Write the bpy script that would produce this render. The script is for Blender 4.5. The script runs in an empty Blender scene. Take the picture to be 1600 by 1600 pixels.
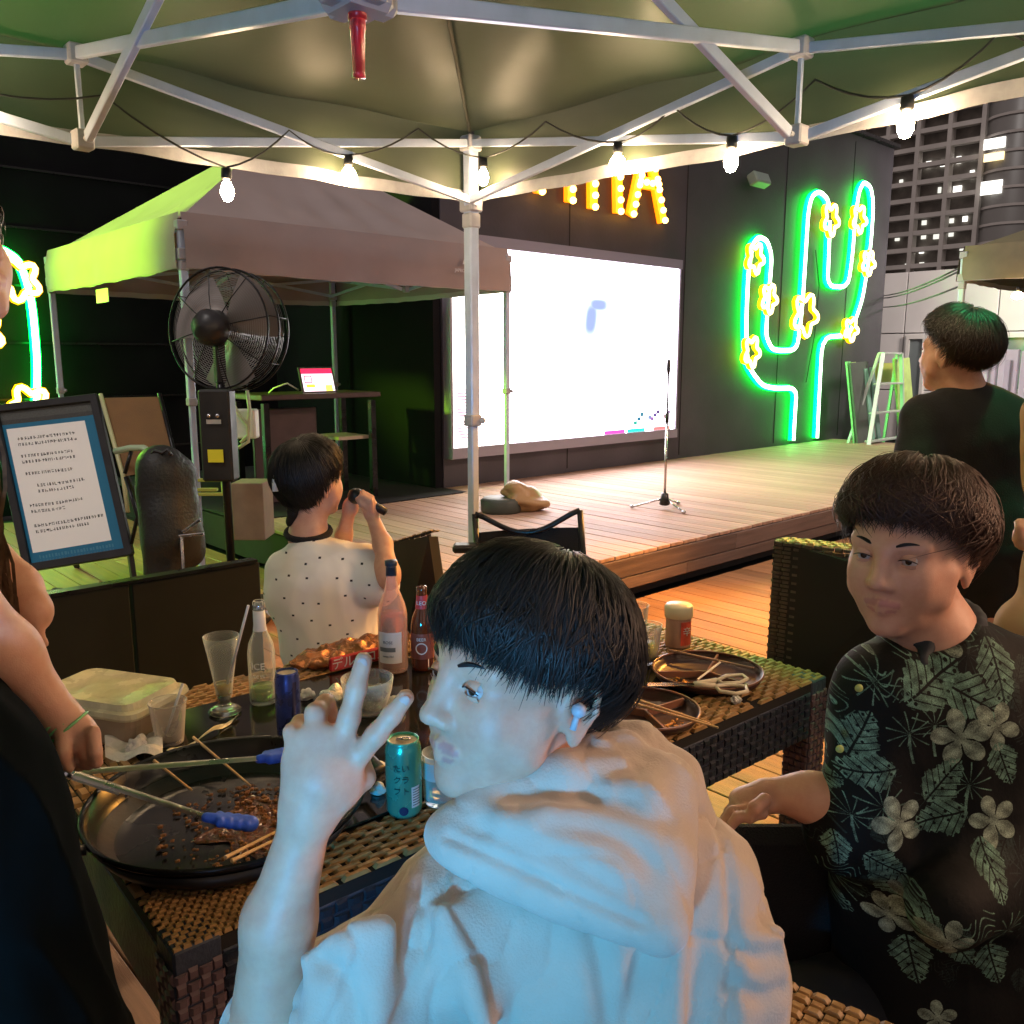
import bpy, math, random
import numpy as np
from mathutils import Vector, Matrix
random.seed(4); rng = np.random.default_rng(7)
scn = bpy.context.scene
# ------------------------------------------------------------------ camera
FPX = 1365.0; PITCH = math.atan(240/FPX); AZ = math.radians(42.93); EYE = 1.55
cam_d = bpy.data.cameras.new("camera"); cam = bpy.data.objects.new("camera", cam_d)
scn.collection.objects.link(cam); scn.camera = cam
cam.location = (0, 0, EYE); cam.rotation_euler = (math.pi/2-PITCH, 0, -AZ)
cam_d.sensor_width = 36; cam_d.lens = 36*FPX/1600; cam_d.clip_end = 600; cam_d.clip_start = .05
# ------------------------------------------------------------------ world
world = bpy.data.worlds.new("World"); scn.world = world; world.use_nodes = True
wn = world.node_tree; bgn = wn.nodes["Background"]
sky = wn.nodes.new("ShaderNodeTexSky"); sky.sky_type = 'NISHITA'; sky.sun_disc = False
sky.sun_elevation = math.radians(-3); sky.sun_rotation = math.radians(200)
mxw = wn.nodes.new("ShaderNodeMixRGB"); mxw.inputs[0].default_value = .85; mxw.inputs[2].default_value = (.125, .10, .095, 1)   # city-lit night sky
wn.links.new(sky.outputs[0], mxw.inputs[1]); wn.links.new(mxw.outputs[0], bgn.inputs[0]); bgn.inputs[1].default_value = 1.25
scn.view_settings.view_transform = 'Standard'; scn.view_settings.look = 'None'
scn.view_settings.exposure = 1.25; scn.view_settings.gamma = 1; scn.view_settings.use_curve_mapping = False
scn.render.engine = 'CYCLES'
scn.cycles.use_denoising = True; scn.cycles.max_bounces = 6; scn.cycles.caustics_reflective = False
scn.cycles.caustics_refractive = False; scn.cycles.sample_clamp_indirect = 4; scn.cycles.transparent_max_bounces = 12
try:
    scn.cycles.denoiser = 'OPENIMAGEDENOISE'
except Exception: pass

# ------------------------------------------------------------------ measuring helpers (photograph pixel -> point in the place)
_sn, _cs = math.sin(AZ), math.cos(AZ)
FH = np.array([_sn, _cs, 0.]); RT = np.array([_cs, -_sn, 0.]); ZZ = np.array([0, 0, 1.])
FF = FH*math.cos(PITCH)-ZZ*math.sin(PITCH); UU = FH*math.sin(PITCH)+ZZ*math.cos(PITCH); C0 = np.array([0, 0, EYE])
def ray(x, y): return FF+RT*(x-800)/FPX+UU*(800-y)/FPX
def PZ(x, y, z): r = ray(x, y); return C0+r*((z-EYE)/r[2])
def PX(x, y, i, v): r = ray(x, y); return C0+r*(v/r[i])
def P(x, y, k): return C0+ray(x, y)*k

# ------------------------------------------------------------------ lamps
def lamp(name, typ, loc, col, power, size=.1, target=None, spot=60, sx=None):
    l = bpy.data.lights.new(name, typ); l.energy = power; l.color = col
    if typ == 'SUN': l.angle = size
    elif typ == 'AREA':
        l.size = size
        if sx: l.shape = 'RECTANGLE'; l.size_y = sx
    else: l.shadow_soft_size = size
    if typ == 'SPOT': l.spot_size = math.radians(spot); l.spot_blend = .6
    o = bpy.data.objects.new(name, l); scn.collection.objects.link(o); o.location = loc
    if target is not None: o.rotation_euler = (Vector(target)-Vector(loc)).to_track_quat('-Z', 'Y').to_euler()
    return o
# unseen lamps added to tint the hoodie, tents, floor, stage and buildings
lamp('cyan_wash_lamp', 'SPOT', (-1.35, -.35, .95), (.0, .47, 1.0), 92, .10, tuple(P(450, 1590, .9)), 30)  # unseen cyan source, added to tint the hoodie's back and forearm
lamp('blue_uplight', 'SPOT', (-.9, -.6, .9), (.20, .50, 1.0), 62, .15, (.93, 1.6, 2.3), 60)  # added to turn the tent frame near the hub blue
lamp('city_glow', 'SUN', (0, 0, 50), (1, .93, .88), .32, .17, (30, 8, 4))  # weak sun added to lift the tower front
lamp('peach_wash_lamp', 'SPOT', (2.5, -.9, 1.9), (1.0, .55, .32), 52, .2, tuple(P(1000, 1350, .95)), 80)  # added for a warm side on the hoodie
lamp('green_wash_lamp', 'SPOT', (-3.2, 8.0, 3.5), (.42, 1.0, .03), 2300, .25, (2.3, 6.9, 2.65), 26)  # spot added so the small tent's end goes acid green
lamp('green_uplight', 'SPOT', (-.9, 4.0, 7.0), (.03, 1.0, .10), 1100, .3, (-.3, 2.1, 2.7), 40)  # added above the canopy; its green shines through the cloth
lamp('green_side_lamp', 'SPOT', (3.9, .2, 7.0), (.05, 1.0, .30), 700, .3, (2.1, .5, 2.7), 36)  # second added overhead spot, greens the other canopy side
lamp('green_floor_lamp', 'SPOT', (1.0, 9.3, 2.4), (.35, 1.0, .06), 260, .2, (2.0, 5.9, 0), 50)  # added to give the deck by the sign a green cast
lamp('amber_floor_lamp', 'SPOT', (5.4, 2.0, 2.7), (1.0, .42, .07), 480, .15, (3.4, 2.3, 0), 80)  # unseen spot added for the orange cast before the stage
lamp('warm_stage_lamp', 'SPOT', (6.5, 1.2, 3.6), (1.0, .62, .42), 190, .2, (6.6, 5.0, .3), 80)  # added warm wash over the stage boards
lamp('yard_lamp', 'AREA', (15.2, 3.6, 3.6), (1.0, .86, .80), 75, .6, (17, 6.5, 1.5))  # area light added to brighten the white building

# ------------------------------------------------------------------ materials
MATS = {}
def mat(name, col, rough=.6, metal=0., var=0., vscale=8., bump=0., bscale=60., emit=None, es=0., trans=0., alpha=1., ior=1.45, sss=0., stretch=None, coat=0., spec=.5, sheen=0.):
    if name in MATS: return MATS[name]
    m = bpy.data.materials.new(name); m.use_nodes = True; MATS[name] = m
    nt = m.node_tree; b = nt.nodes["Principled BSDF"]
    b.inputs["Base Color"].default_value = (*col, 1); b.inputs["Roughness"].default_value = rough
    b.inputs["Metallic"].default_value = metal; b.inputs["IOR"].default_value = ior
    b.inputs["Transmission Weight"].default_value = trans; b.inputs["Alpha"].default_value = alpha
    b.inputs["Coat Weight"].default_value = coat; b.inputs["Specular IOR Level"].default_value = spec
    b.inputs["Sheen Weight"].default_value = sheen
    if sss: b.inputs["Subsurface Weight"].default_value = sss; b.inputs["Subsurface Radius"].default_value = (1, .4, .2); b.inputs["Subsurface Scale"].default_value = .008
    if emit: b.inputs["Emission Color"].default_value = (*emit, 1); b.inputs["Emission Strength"].default_value = es
    if var or bump:
        tc = nt.nodes.new("ShaderNodeTexCoord"); mp = nt.nodes.new("ShaderNodeMapping")
        nt.links.new(tc.outputs["Object"], mp.inputs[0])
        if stretch: mp.inputs["Scale"].default_value = stretch
    if var:
        n = nt.nodes.new("ShaderNodeTexNoise"); n.inputs["Scale"].default_value = vscale; n.inputs["Detail"].default_value = 5
        r = nt.nodes.new("ShaderNodeMapRange"); r.inputs[1].default_value = .3; r.inputs[2].default_value = .7
        r.inputs[3].default_value = 1-var; r.inputs[4].default_value = 1+var
        h = nt.nodes.new("ShaderNodeVectorMath"); h.operation = 'SCALE'; h.inputs[0].default_value = col
        nt.links.new(mp.outputs[0], n.inputs[0]); nt.links.new(n.outputs[0], r.inputs[0])
        nt.links.new(r.outputs[0], h.inputs["Scale"]); nt.links.new(h.outputs[0], b.inputs["Base Color"])
        m["varnode"] = h.name
        rr = nt.nodes.new("ShaderNodeMapRange"); rr.inputs[1].default_value = .3; rr.inputs[2].default_value = .7
        rr.inputs[3].default_value = max(.03, rough-.08); rr.inputs[4].default_value = min(1, rough+.1)
        nt.links.new(n.outputs[0], rr.inputs[0]); nt.links.new(rr.outputs[0], b.inputs["Roughness"])
    if bump:
        n2 = nt.nodes.new("ShaderNodeTexNoise"); n2.inputs["Scale"].default_value = bscale; n2.inputs["Detail"].default_value = 4
        bp = nt.nodes.new("ShaderNodeBump"); bp.inputs["Strength"].default_value = bump; bp.inputs["Distance"].default_value = .01
        nt.links.new(mp.outputs[0], n2.inputs[0]); nt.links.new(n2.outputs[0], bp.inputs["Height"]); nt.links.new(bp.outputs[0], b.inputs["Normal"])
    return m
def per_object_tint(m, amt=.25):
    nt = m.node_tree; oi = nt.nodes.new("ShaderNodeObjectInfo"); r = nt.nodes.new("ShaderNodeMapRange")
    r.inputs[3].default_value = 1-amt; r.inputs[4].default_value = 1+amt
    v = nt.nodes.new("ShaderNodeVectorMath"); v.operation = 'SCALE'
    b = nt.nodes["Principled BSDF"]; nt.links.new(oi.outputs["Random"], r.inputs[0]); nt.links.new(r.outputs[0], v.inputs["Scale"])
    nt.links.new(nt.nodes[m["varnode"]].outputs[0], v.inputs[0]); nt.links.new(v.outputs[0], b.inputs["Base Color"])
def vcol_mat(name, rough=.5, sss=0., bump=0., bscale=200, sheen=0., spec=.5):
    m = mat(name, (.5, .5, .5), rough, sss=sss, bump=bump, bscale=bscale, sheen=sheen, spec=spec)
    nt = m.node_tree; a = nt.nodes.new("ShaderNodeVertexColor"); a.layer_name = "Col"
    nt.links.new(a.outputs[0], nt.nodes["Principled BSDF"].inputs["Base Color"]); return m
def mottle(m):
    nt = m.node_tree; b = nt.nodes["Principled BSDF"]; lk = b.inputs["Base Color"].links[0].from_socket
    tc = nt.nodes.new("ShaderNodeTexCoord"); n = nt.nodes.new("ShaderNodeTexNoise"); n.inputs["Scale"].default_value = 35; n.inputs["Detail"].default_value = 8; n.inputs["Roughness"].default_value = .65
    nt.links.new(tc.outputs["Object"], n.inputs[0]); mx = nt.nodes.new("ShaderNodeMixRGB"); mx.blend_type = 'MULTIPLY'; mx.inputs[0].default_value = 1
    cr = nt.nodes.new("ShaderNodeValToRGB"); cr.color_ramp.elements[0].position = .35; cr.color_ramp.elements[0].color = (.93, .84, .82, 1); cr.color_ramp.elements[1].position = .62; cr.color_ramp.elements[1].color = (1.02, 1.01, 1.0, 1)
    nt.links.new(n.outputs[0], cr.inputs[0]); nt.links.new(lk, mx.inputs[1]); nt.links.new(cr.outputs[0], mx.inputs[2]); nt.links.new(mx.outputs[0], b.inputs["Base Color"])
def img_mat(name, arr, rough=.6, emit=0., bump=0., spec=.5):
    h, w = arr.shape[:2]; im = bpy.data.images.new(name, w, h, float_buffer=False)
    a = np.ones((h, w, 4), np.float32); a[..., :3] = arr[::-1]; im.pixels.foreach_set(a.ravel()); im.pack()
    m = mat(name, (.5, .5, .5), rough, bump=bump, bscale=150, spec=spec); nt = m.node_tree
    t = nt.nodes.new("ShaderNodeTexImage"); t.image = im; b = nt.nodes["Principled BSDF"]
    if emit:
        b.inputs["Base Color"].default_value = (.02, .02, .02, 1)
        nt.links.new(t.outputs[0], b.inputs["Emission Color"]); b.inputs["Emission Strength"].default_value = emit
    else: nt.links.new(t.outputs[0], b.inputs["Base Color"])
    return m
def glass(name, col=(1, 1, 1), rough=.02, a=.07):
    # thin-walled glass: part glossy, part clear
    m = bpy.data.materials.new(name); m.use_nodes = True; MATS[name] = m; nt = m.node_tree; nt.nodes.clear()
    o = nt.nodes.new("ShaderNodeOutputMaterial"); mx = nt.nodes.new("ShaderNodeMixShader"); tr = nt.nodes.new("ShaderNodeBsdfTransparent")
    pb = nt.nodes.new("ShaderNodeBsdfPrincipled"); pb.inputs["Base Color"].default_value = (*col, 1); pb.inputs["Roughness"].default_value = rough+.03
    tr.inputs[0].default_value = (*[min(1, .55+.45*c) for c in col], 1)
    lf = nt.nodes.new("ShaderNodeLayerWeight"); lf.inputs[0].default_value = .5; lw = nt.nodes.new("ShaderNodeMath"); lw.operation = 'POWER'; lw.inputs[1].default_value = 3.0; nt.links.new(lf.outputs[1], lw.inputs[0])
    ad = nt.nodes.new("ShaderNodeMath"); ad.operation = 'ADD'; ad.inputs[1].default_value = a; ad.use_clamp = True
    nt.links.new(lw.outputs[0], ad.inputs[0]); nt.links.new(ad.outputs[0], mx.inputs[0]); nt.links.new(tr.outputs[0], mx.inputs[1]); nt.links.new(pb.outputs[0], mx.inputs[2]); nt.links.new(mx.outputs[0], o.inputs[0])
    return m

M_deck = mat('deck_wood', (.36, .19, .09), .5, var=.3, vscale=3, bump=.35, bscale=40, stretch=(9, .6, 9)); per_object_tint(M_deck, .22)
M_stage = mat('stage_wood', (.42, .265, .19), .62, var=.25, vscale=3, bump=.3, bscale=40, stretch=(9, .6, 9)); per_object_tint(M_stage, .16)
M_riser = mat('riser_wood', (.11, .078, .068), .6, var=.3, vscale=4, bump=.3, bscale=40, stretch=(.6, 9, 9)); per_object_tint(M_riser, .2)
M_dark = mat('dark_under', (.02, .018, .018), .9, var=.2)
M_black = mat('black_wall_paint', (.062, .057, .070), .6, var=.35, vscale=1.2, bump=.15, bscale=30)
M_blackwall2 = mat('matt_black_cladding', (.009, .009, .011), .85, var=.3, vscale=2, spec=.12)
M_blk = mat('black_plastic', (.018, .018, .02), .38, var=.2, vscale=10, bump=.1)
M_blkmetal = mat('black_metal', (.02, .02, .022), .3, metal=.6, var=.2)
M_blkfab = mat('black_fabric', (.012, .012, .014), .9, var=.25, bump=.5, bscale=300)
M_alu = mat('painted_steel_frame', (.50, .58, .74), .38, metal=.1, var=.08, vscale=12, bump=.04, bscale=40)
M_bracket = mat('grey_nylon_bracket', (.40, .40, .43), .45, var=.1)
M_white = mat('white_plastic', (.75, .74, .70), .4, var=.06)
M_chrome = mat('chrome', (.6, .6, .62), .22, metal=1, var=.1)
M_glass = glass('clear_glass', (.9, .95, .93)); M_plas = glass('clear_plastic', (.85, .85, .82), .12, .14)
M_paper = mat('white_paper', (.75, .73, .70), .85, var=.1, bump=.4, bscale=80)
M_foil = mat('crumpled_foil', (.75, .74, .72), .28, metal=.9, bump=1, bscale=120)
M_wood = mat('chopstick_wood', (.62, .42, .22), .5, var=.2, vscale=20)

# ------------------------------------------------------------------ object helpers
ORG = {}
def link(o): scn.collection.objects.link(o); return o
def tag(o, label=None, cat=None, group=None, kind=None):
    if label: o['label'] = label
    if cat: o['category'] = cat
    if group: o['group'] = group
    if kind: o['kind'] = kind
    return o
def thing(name, label, cat, loc=(0, 0, 0), rz=0., group=None, kind=None):
    o = link(bpy.data.objects.new(name, None)); o.location = tuple(loc); o.rotation_euler = (0, 0, rz); o.empty_display_size = .1
    ORG[o.name] = np.array(loc, float) if rz == 0 else np.zeros(3)
    return tag(o, label, cat, group, kind)
def nmesh(name, V, F, m, parent=None, smooth=True, col=None, uv=None, local=False):
    V = np.asarray(V, np.float32)
    org = np.zeros(3)
    if parent is not None: org = ORG.get(parent.name, np.zeros(3))
    if local: org = np.zeros(3)
    if parent is None and not local:
        org = np.array([V[:, 0].mean(), V[:, 1].mean(), V[:, 2].min()])
    V = V-org.astype(np.float32)
    me = bpy.data.meshes.new(name); me.vertices.add(len(V)); me.vertices.foreach_set("co", V.ravel())
    if isinstance(F, np.ndarray):
        n, c = F.shape; me.loops.add(n*c); me.loops.foreach_set("vertex_index", F.ravel().astype(np.int32))
        me.polygons.add(n); me.polygons.foreach_set("loop_start", np.arange(0, n*c, c, dtype=np.int32))
        me.polygons.foreach_set("loop_total", np.full(n, c, np.int32))
    else:
        fl = [i for f in F for i in f]; me.loops.add(len(fl)); me.loops.foreach_set("vertex_index", fl)
        st = np.cumsum([0]+[len(f) for f in F])[:-1]; me.polygons.add(len(F))
        me.polygons.foreach_set("loop_start", st.astype(np.int32)); me.polygons.foreach_set("loop_total", np.array([len(f) for f in F], np.int32))
    me.update(calc_edges=True)
    me.polygons.foreach_set("use_smooth", [smooth]*len(me.polygons))
    if col is not None:
        a = me.color_attributes.new("Col", 'FLOAT_COLOR', 'POINT'); c4 = np.ones((len(V), 4), np.float32); c4[:, :3] = col; a.data.foreach_set("color", c4.ravel())
    if uv is not None:
        u = me.uv_layers.new(name="UVMap"); li = np.empty(len(me.loops), np.int32); me.loops.foreach_get("vertex_index", li)
        u.data.foreach_set("uv", np.asarray(uv, np.float32)[li].ravel())
    me.validate()
    if m: me.materials.append(m)
    o = link(bpy.data.objects.new(name, me))
    if parent is not None: o.parent = parent; ORG[o.name] = org
    else: o.location = tuple(org) if not local else (0, 0, 0); ORG[o.name] = org
    return o
def frame_of(d):
    d = np.array(d, float); d /= np.linalg.norm(d)+1e-12
    a = np.array([0, 0, 1.]) if abs(d[2]) < .9 else np.array([1., 0, 0])
    x = np.cross(a, d); x /= np.linalg.norm(x); return x, np.cross(d, x), d
class MB:
    def __init__(s): s.v = []; s.f = []; s.n = 0
    def add(s, V, F):
        s.v.append(np.asarray(V, float)); s.f += [tuple(i+s.n for i in f) for f in F]; s.n += len(V); return s
    def box(s, c, d, ax=None, bev=0.):
        c = np.array(c, float); hx, hy, hz = np.array(d, float)/2; A = np.eye(3) if ax is None else np.array(ax)
        if bev > 0:
            b = min(bev, hx*.9, hy*.9, hz*.9); V = []
            for sx in (-1, 1):
                for sy in (-1, 1):
                    for sz in (-1, 1):
                        V += [(sx*hx, sy*(hy-b), sz*(hz-b)), (sx*(hx-b), sy*hy, sz*(hz-b)), (sx*(hx-b), sy*(hy-b), sz*hz)]
            def i(x, y, z, k): return ((x*2+y)*2+z)*3+k
            F = []
            for x in (0, 1):
                q = [i(x, 0, 0, 0), i(x, 1, 0, 0), i(x, 1, 1, 0), i(x, 0, 1, 0)]; F.append(q if x else q[::-1])
                q = [i(0, x, 0, 1), i(1, x, 0, 1), i(1, x, 1, 1), i(0, x, 1, 1)]; F.append(q if not x else q[::-1])
                q = [i(0, 0, x, 2), i(1, 0, x, 2), i(1, 1, x, 2), i(0, 1, x, 2)]; F.append(q if x else q[::-1])
            for a in (0, 1):
                for b_ in (0, 1):
                    q = [i(a, b_, 0, 0), i(a, b_, 1, 0), i(a, b_, 1, 1), i(a, b_, 0, 1)]; F.append(q if (a ^ b_) else q[::-1])
                    q = [i(a, 0, b_, 0), i(a, 1, b_, 0), i(a, 1, b_, 2), i(a, 0, b_, 2)]; F.append(q if not (a ^ b_) else q[::-1])
                    q = [i(0, a, b_, 1), i(1, a, b_, 1), i(1, a, b_, 2), i(0, a, b_, 2)]; F.append(q if (a ^ b_) else q[::-1])
                    for c_ in (0, 1):
                        q = [i(a, b_, c_, 0), i(a, b_, c_, 1), i(a, b_, c_, 2)]; F.append(q if not (a ^ b_ ^ c_) else q[::-1])
            return s.add(c+np.array(V)@A, F)
        V = np.array([(x, y, z) for x in (-hx, hx) for y in (-hy, hy) for z in (-hz, hz)])@A+c
        return s.add(V, [(0, 1, 3, 2), (4, 6, 7, 5), (0, 4, 5, 1), (2, 3, 7, 6), (0, 2, 6, 4), (1, 5, 7, 3)])
    def bar(s, a, b, w, h=None, up=None):
        a = np.array(a, float); b = np.array(b, float); x, y, z = frame_of(b-a); h = h or w
        if up is not None:
            y = np.array(up, float); y = y-z*(y@z); y /= np.linalg.norm(y); x = np.cross(y, z)
        return s.box((a+b)/2, (w, h, np.linalg.norm(b-a)), np.array([x, y, z]), bev=min(w, h)*.12)
    def tube(s, path, r, seg=8, close=False, caps=True):
        p = np.array(path, float); n = len(p); r = np.broadcast_to(np.array(r, float), (n,)); V = []; F = []
        t = np.gradient(p, axis=0) if not close else (np.roll(p, -1, 0)-np.roll(p, 1, 0))
        x, y, z = frame_of(t[0])
        for i in range(n):
            d = t[i]/(np.linalg.norm(t[i])+1e-12); x = x-d*(x@d); x /= np.linalg.norm(x)+1e-12; y = np.cross(d, x)
            for j in range(seg):
                a = 2*math.pi*j/seg; V.append(p[i]+r[i]*(math.cos(a)*x+math.sin(a)*y))
        for i in range(n if close else n-1):
            for j in range(seg):
                k = (i+1) % n; F.append((i*seg+j, i*seg+(j+1) % seg, k*seg+(j+1) % seg, k*seg+j))
        if caps and not close: F.append(tuple(range(seg))[::-1]); F.append(tuple((n-1)*seg+j for j in range(seg)))
        return s.add(V, F)
    def lathe(s, prof, c=(0, 0, 0), seg=24, ax=None):
        V = []; F = []; n = len(prof); A = np.eye(3) if ax is None else np.array(ax)
        for r, z in prof:
            for j in range(seg):
                a = 2*math.pi*j/seg; V.append((r*math.cos(a), r*math.sin(a), z))
        for i in range(n-1):
            for j in range(seg): F.append((i*seg+j, i*seg+(j+1) % seg, (i+1)*seg+(j+1) % seg, (i+1)*seg+j))
        return s.add(np.array(V)@A+np.array(c, float), F)
    def ball(s, c, r, seg=12, rings=8, ax=None):
        r = np.broadcast_to(np.array(r, float), (3,)); V = []; F = []; A = np.eye(3) if ax is None else np.array(ax)
        for i in range(rings+1):
            t = math.pi*i/rings
            for j in range(seg):
                a = 2*math.pi*j/seg; V.append((r[0]*math.sin(t)*math.cos(a), r[1]*math.sin(t)*math.sin(a), r[2]*math.cos(t)))
        for i in range(rings):
            for j in range(seg): F.append((i*seg+j, (i+1)*seg+j, (i+1)*seg+(j+1) % seg, i*seg+(j+1) % seg))
        return s.add(np.array(V)@A+np.array(c, float), F)
    def grid(s, fn, nu, nv):
        V = [fn(i/nu, j/nv) for i in range(nu+1) for j in range(nv+1)]
        F = [(i*(nv+1)+j, (i+1)*(nv+1)+j, (i+1)*(nv+1)+j+1, i*(nv+1)+j+1) for i in range(nu) for j in range(nv)]
        return s.add(V, F)
    def build(s, name, m, parent=None, smooth=False, label=None, cat=None, group=None, kind=None, local=False):
        o = nmesh(name, np.concatenate(s.v), s.f, m, parent, smooth, local=local); return tag(o, label, cat, group, kind)
def copy_tree(o, parent=None):
    c = o.copy(); link(c); c.parent = parent; ORG[c.name] = ORG.get(o.name, np.zeros(3))
    for ch in list(o.children): copy_tree(ch, c)
    return c
def textmesh(txt, size, depth=.0015):
    cu = bpy.data.curves.new('lettering', 'FONT'); cu.body = txt; cu.size = size; cu.align_x = 'CENTER'; cu.align_y = 'CENTER'; cu.extrude = depth
    o = bpy.data.objects.new('lettering', cu); link(o); bpy.context.view_layer.update()
    me = bpy.data.meshes.new_from_object(o.evaluated_get(bpy.context.evaluated_depsgraph_get()))
    V = np.array([v.co[:] for v in me.vertices]); F = [tuple(p.vertices) for p in me.polygons]
    bpy.data.objects.remove(o); bpy.data.meshes.remove(me); return V, F
def put_text(txt, size, c, x, y, m, parent, name='lettering', wrap=None, depth=.0006):
    V, F = textmesh(txt, size, depth)
    if not len(V): return None
    x = np.array(x, float); y = np.array(y, float); n = np.cross(x, y)
    if wrap:   # wrapped round a cylinder of radius wrap; c is on its axis
        a = V[:, 0]/wrap; W = np.outer(np.sin(a)*(wrap+V[:, 2]+.0012), x)+np.outer(V[:, 1], y)+np.outer(np.cos(a)*(wrap+V[:, 2]+.0012), n)+np.array(c)
    else: W = np.outer(V[:, 0], x)+np.outer(V[:, 1], y)+np.outer(V[:, 2], n)+np.array(c)
    return nmesh(name, W, F, m, parent, False)

# ------------------------------------------------------------------ smooth-union bodies (surface nets)
def snet(D, lo, h):
    S = D < 0; c = np.zeros(tuple(n-1 for n in D.shape), np.int8)
    offs = [(a, b, e) for a in (0, 1) for b in (0, 1) for e in (0, 1)]; nx, ny, nz = c.shape
    for a, b, e in offs: c += S[a:a+nx, b:b+ny, e:e+nz]
    act = (c > 0) & (c < 8); I, J, K = np.nonzero(act); ids = -np.ones(c.shape, np.int32); ids[act] = np.arange(len(I))
    val = {o: D[I+o[0], J+o[1], K+o[2]] for o in offs}; pos = np.zeros((len(I), 3)); cnt = np.zeros(len(I))
    for a in offs:
        for d in range(3):
            if a[d] == 0:
                b = list(a); b[d] = 1; b = tuple(b); va, vb = val[a], val[b]; m = (va < 0) != (vb < 0)
                t = np.where(m, va/np.where(m, va-vb, 1), 0); q = np.array(a, float)[None, :].repeat(len(I), 0); q[:, d] = t
                pos += q*m[:, None]; cnt += m
    V = np.array(lo)+h*(np.stack([I, J, K], 1)+pos/cnt[:, None]); Fs = []
    for d in range(3):
        e1, e2 = (d+1) % 3, (d+2) % 3
        sa = [slice(1, -1)]*3; sa[d] = slice(0, -1); sb = [slice(1, -1)]*3; sb[d] = slice(1, None)
        A, B = S[tuple(sa)], S[tuple(sb)]; X = np.array(np.nonzero(A != B)).T; ins = (A[A != B])
        base = X.copy(); base[:, e1] += 1; base[:, e2] += 1
        def cell(o1, o2):
            q = base.copy(); q[:, e1] += o1; q[:, e2] += o2; return ids[q[:, 0], q[:, 1], q[:, 2]]
        Q = np.stack([cell(-1, -1), cell(0, -1), cell(0, 0), cell(-1, 0)], 1); Q[~ins] = Q[~ins][:, ::-1]; Fs.append(Q)
    F = np.concatenate(Fs); F = F[(F >= 0).all(1)]; return V, F
class Body:
    def __init__(s): s.p = []
    def cap(s, a, b, r0, r1=None, k=.02, col=0, sub=False):
        s.p.append(('c', np.array(a, float), np.array(b, float), r0, r0 if r1 is None else r1, k, col, sub)); return s
    def ell(s, c, r, ax=None, k=.02, col=0, sub=False):
        s.p.append(('e', np.array(c, float), np.array(r, float), np.eye(3) if ax is None else np.array(ax), None, k, col, sub)); return s
    def chain(s, pts, rs, k=.02, col=0):
        rs = np.broadcast_to(np.array(rs, float), (len(pts),))
        for i in range(len(pts)-1): s.cap(pts[i], pts[i+1], rs[i], rs[i+1], k, col)
        return s
    @staticmethod
    def ev(p, X):
        if p[0] == 'c':
            a, b = p[1], p[2]; d = b-a; L = d@d+1e-12; Y = X-a; t = np.clip(Y@d/L, 0, 1)
            return np.sqrt(((Y-t[..., None]*d)**2).sum(-1))-(p[3]+(p[4]-p[3])*t)
        Y = (X-p[1])@p[3].T; k0 = np.sqrt(((Y/p[2])**2).sum(-1)); k1 = np.sqrt(((Y/p[2]**2)**2).sum(-1))
        return k0*(k0-1)/np.maximum(k1, 1e-6)
    def mesh(s, h, lo=None, hi=None):
        bb = []
        for p in s.p:
            if p[7]: continue
            if p[0] == 'c': r = max(p[3], p[4]); bb.append((np.minimum(p[1], p[2])-r, np.maximum(p[1], p[2])+r))
            else: r = p[2].max(); bb.append((p[1]-r, p[1]+r))
        L = np.min([b[0] for b in bb], 0)-3*h if lo is None else np.array(lo); Hh = np.max([b[1] for b in bb], 0)+3*h if hi is None else np.array(hi)
        n = np.ceil((Hh-L)/h).astype(int)+1; D = np.full(n, 1., np.float32)
        axs = [L[i]+h*np.arange(n[i]) for i in range(3)]
        for p in s.p:
            if p[0] == 'c': r = max(p[3], p[4]); b0, b1 = np.minimum(p[1], p[2])-r, np.maximum(p[1], p[2])+r
            else: r = p[2].max(); b0, b1 = p[1]-r, p[1]+r
            m = p[5]+2*h; i0 = np.maximum(0, np.floor((b0-m-L)/h).astype(int)); i1 = np.minimum(n, np.ceil((b1+m-L)/h).astype(int)+1)
            if (i1 <= i0).any(): continue
            G = np.stack(np.meshgrid(*[axs[i][i0[i]:i1[i]] for i in range(3)], indexing='ij'), -1)
            e = s.ev(p, G).astype(np.float32); sl = tuple(slice(i0[i], i1[i]) for i in range(3)); a = D[sl]; k = p[5]
            if p[7]: q = np.maximum(k-np.abs(a+e), 0)/k; D[sl] = np.maximum(a, -e)+q*q*k/4
            else: q = np.maximum(k-np.abs(a-e), 0)/k; D[sl] = np.minimum(a, e)-q*q*k/4
        D[0], D[-1] = 1, 1; D[:, 0], D[:, -1] = 1, 1; D[:, :, 0], D[:, :, -1] = 1, 1
        return snet(D, L, h)
    def colors(s, V, pal):
        best = np.full(len(V), 9.); col = np.zeros((len(V), 3))
        for p in s.p:
            if p[7]: continue
            e = s.ev(p, V); c = p[6]
            if c != 0: e = np.where(e < .0012, e-.02, 9.)
            m = e < best; best[m] = e[m]; col[m] = pal[c]
        return col
def vnormals(V, F):
    n = np.cross(V[F[:, 2]]-V[F[:, 0]], V[F[:, 3]]-V[F[:, 1]]) if F.shape[1] == 4 else np.cross(V[F[:, 1]]-V[F[:, 0]], V[F[:, 2]]-V[F[:, 0]])
    N = np.zeros_like(V)
    for i in range(F.shape[1]): np.add.at(N, F[:, i], n)
    return N/(np.linalg.norm(N, axis=1, keepdims=True)+1e-12)
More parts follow.
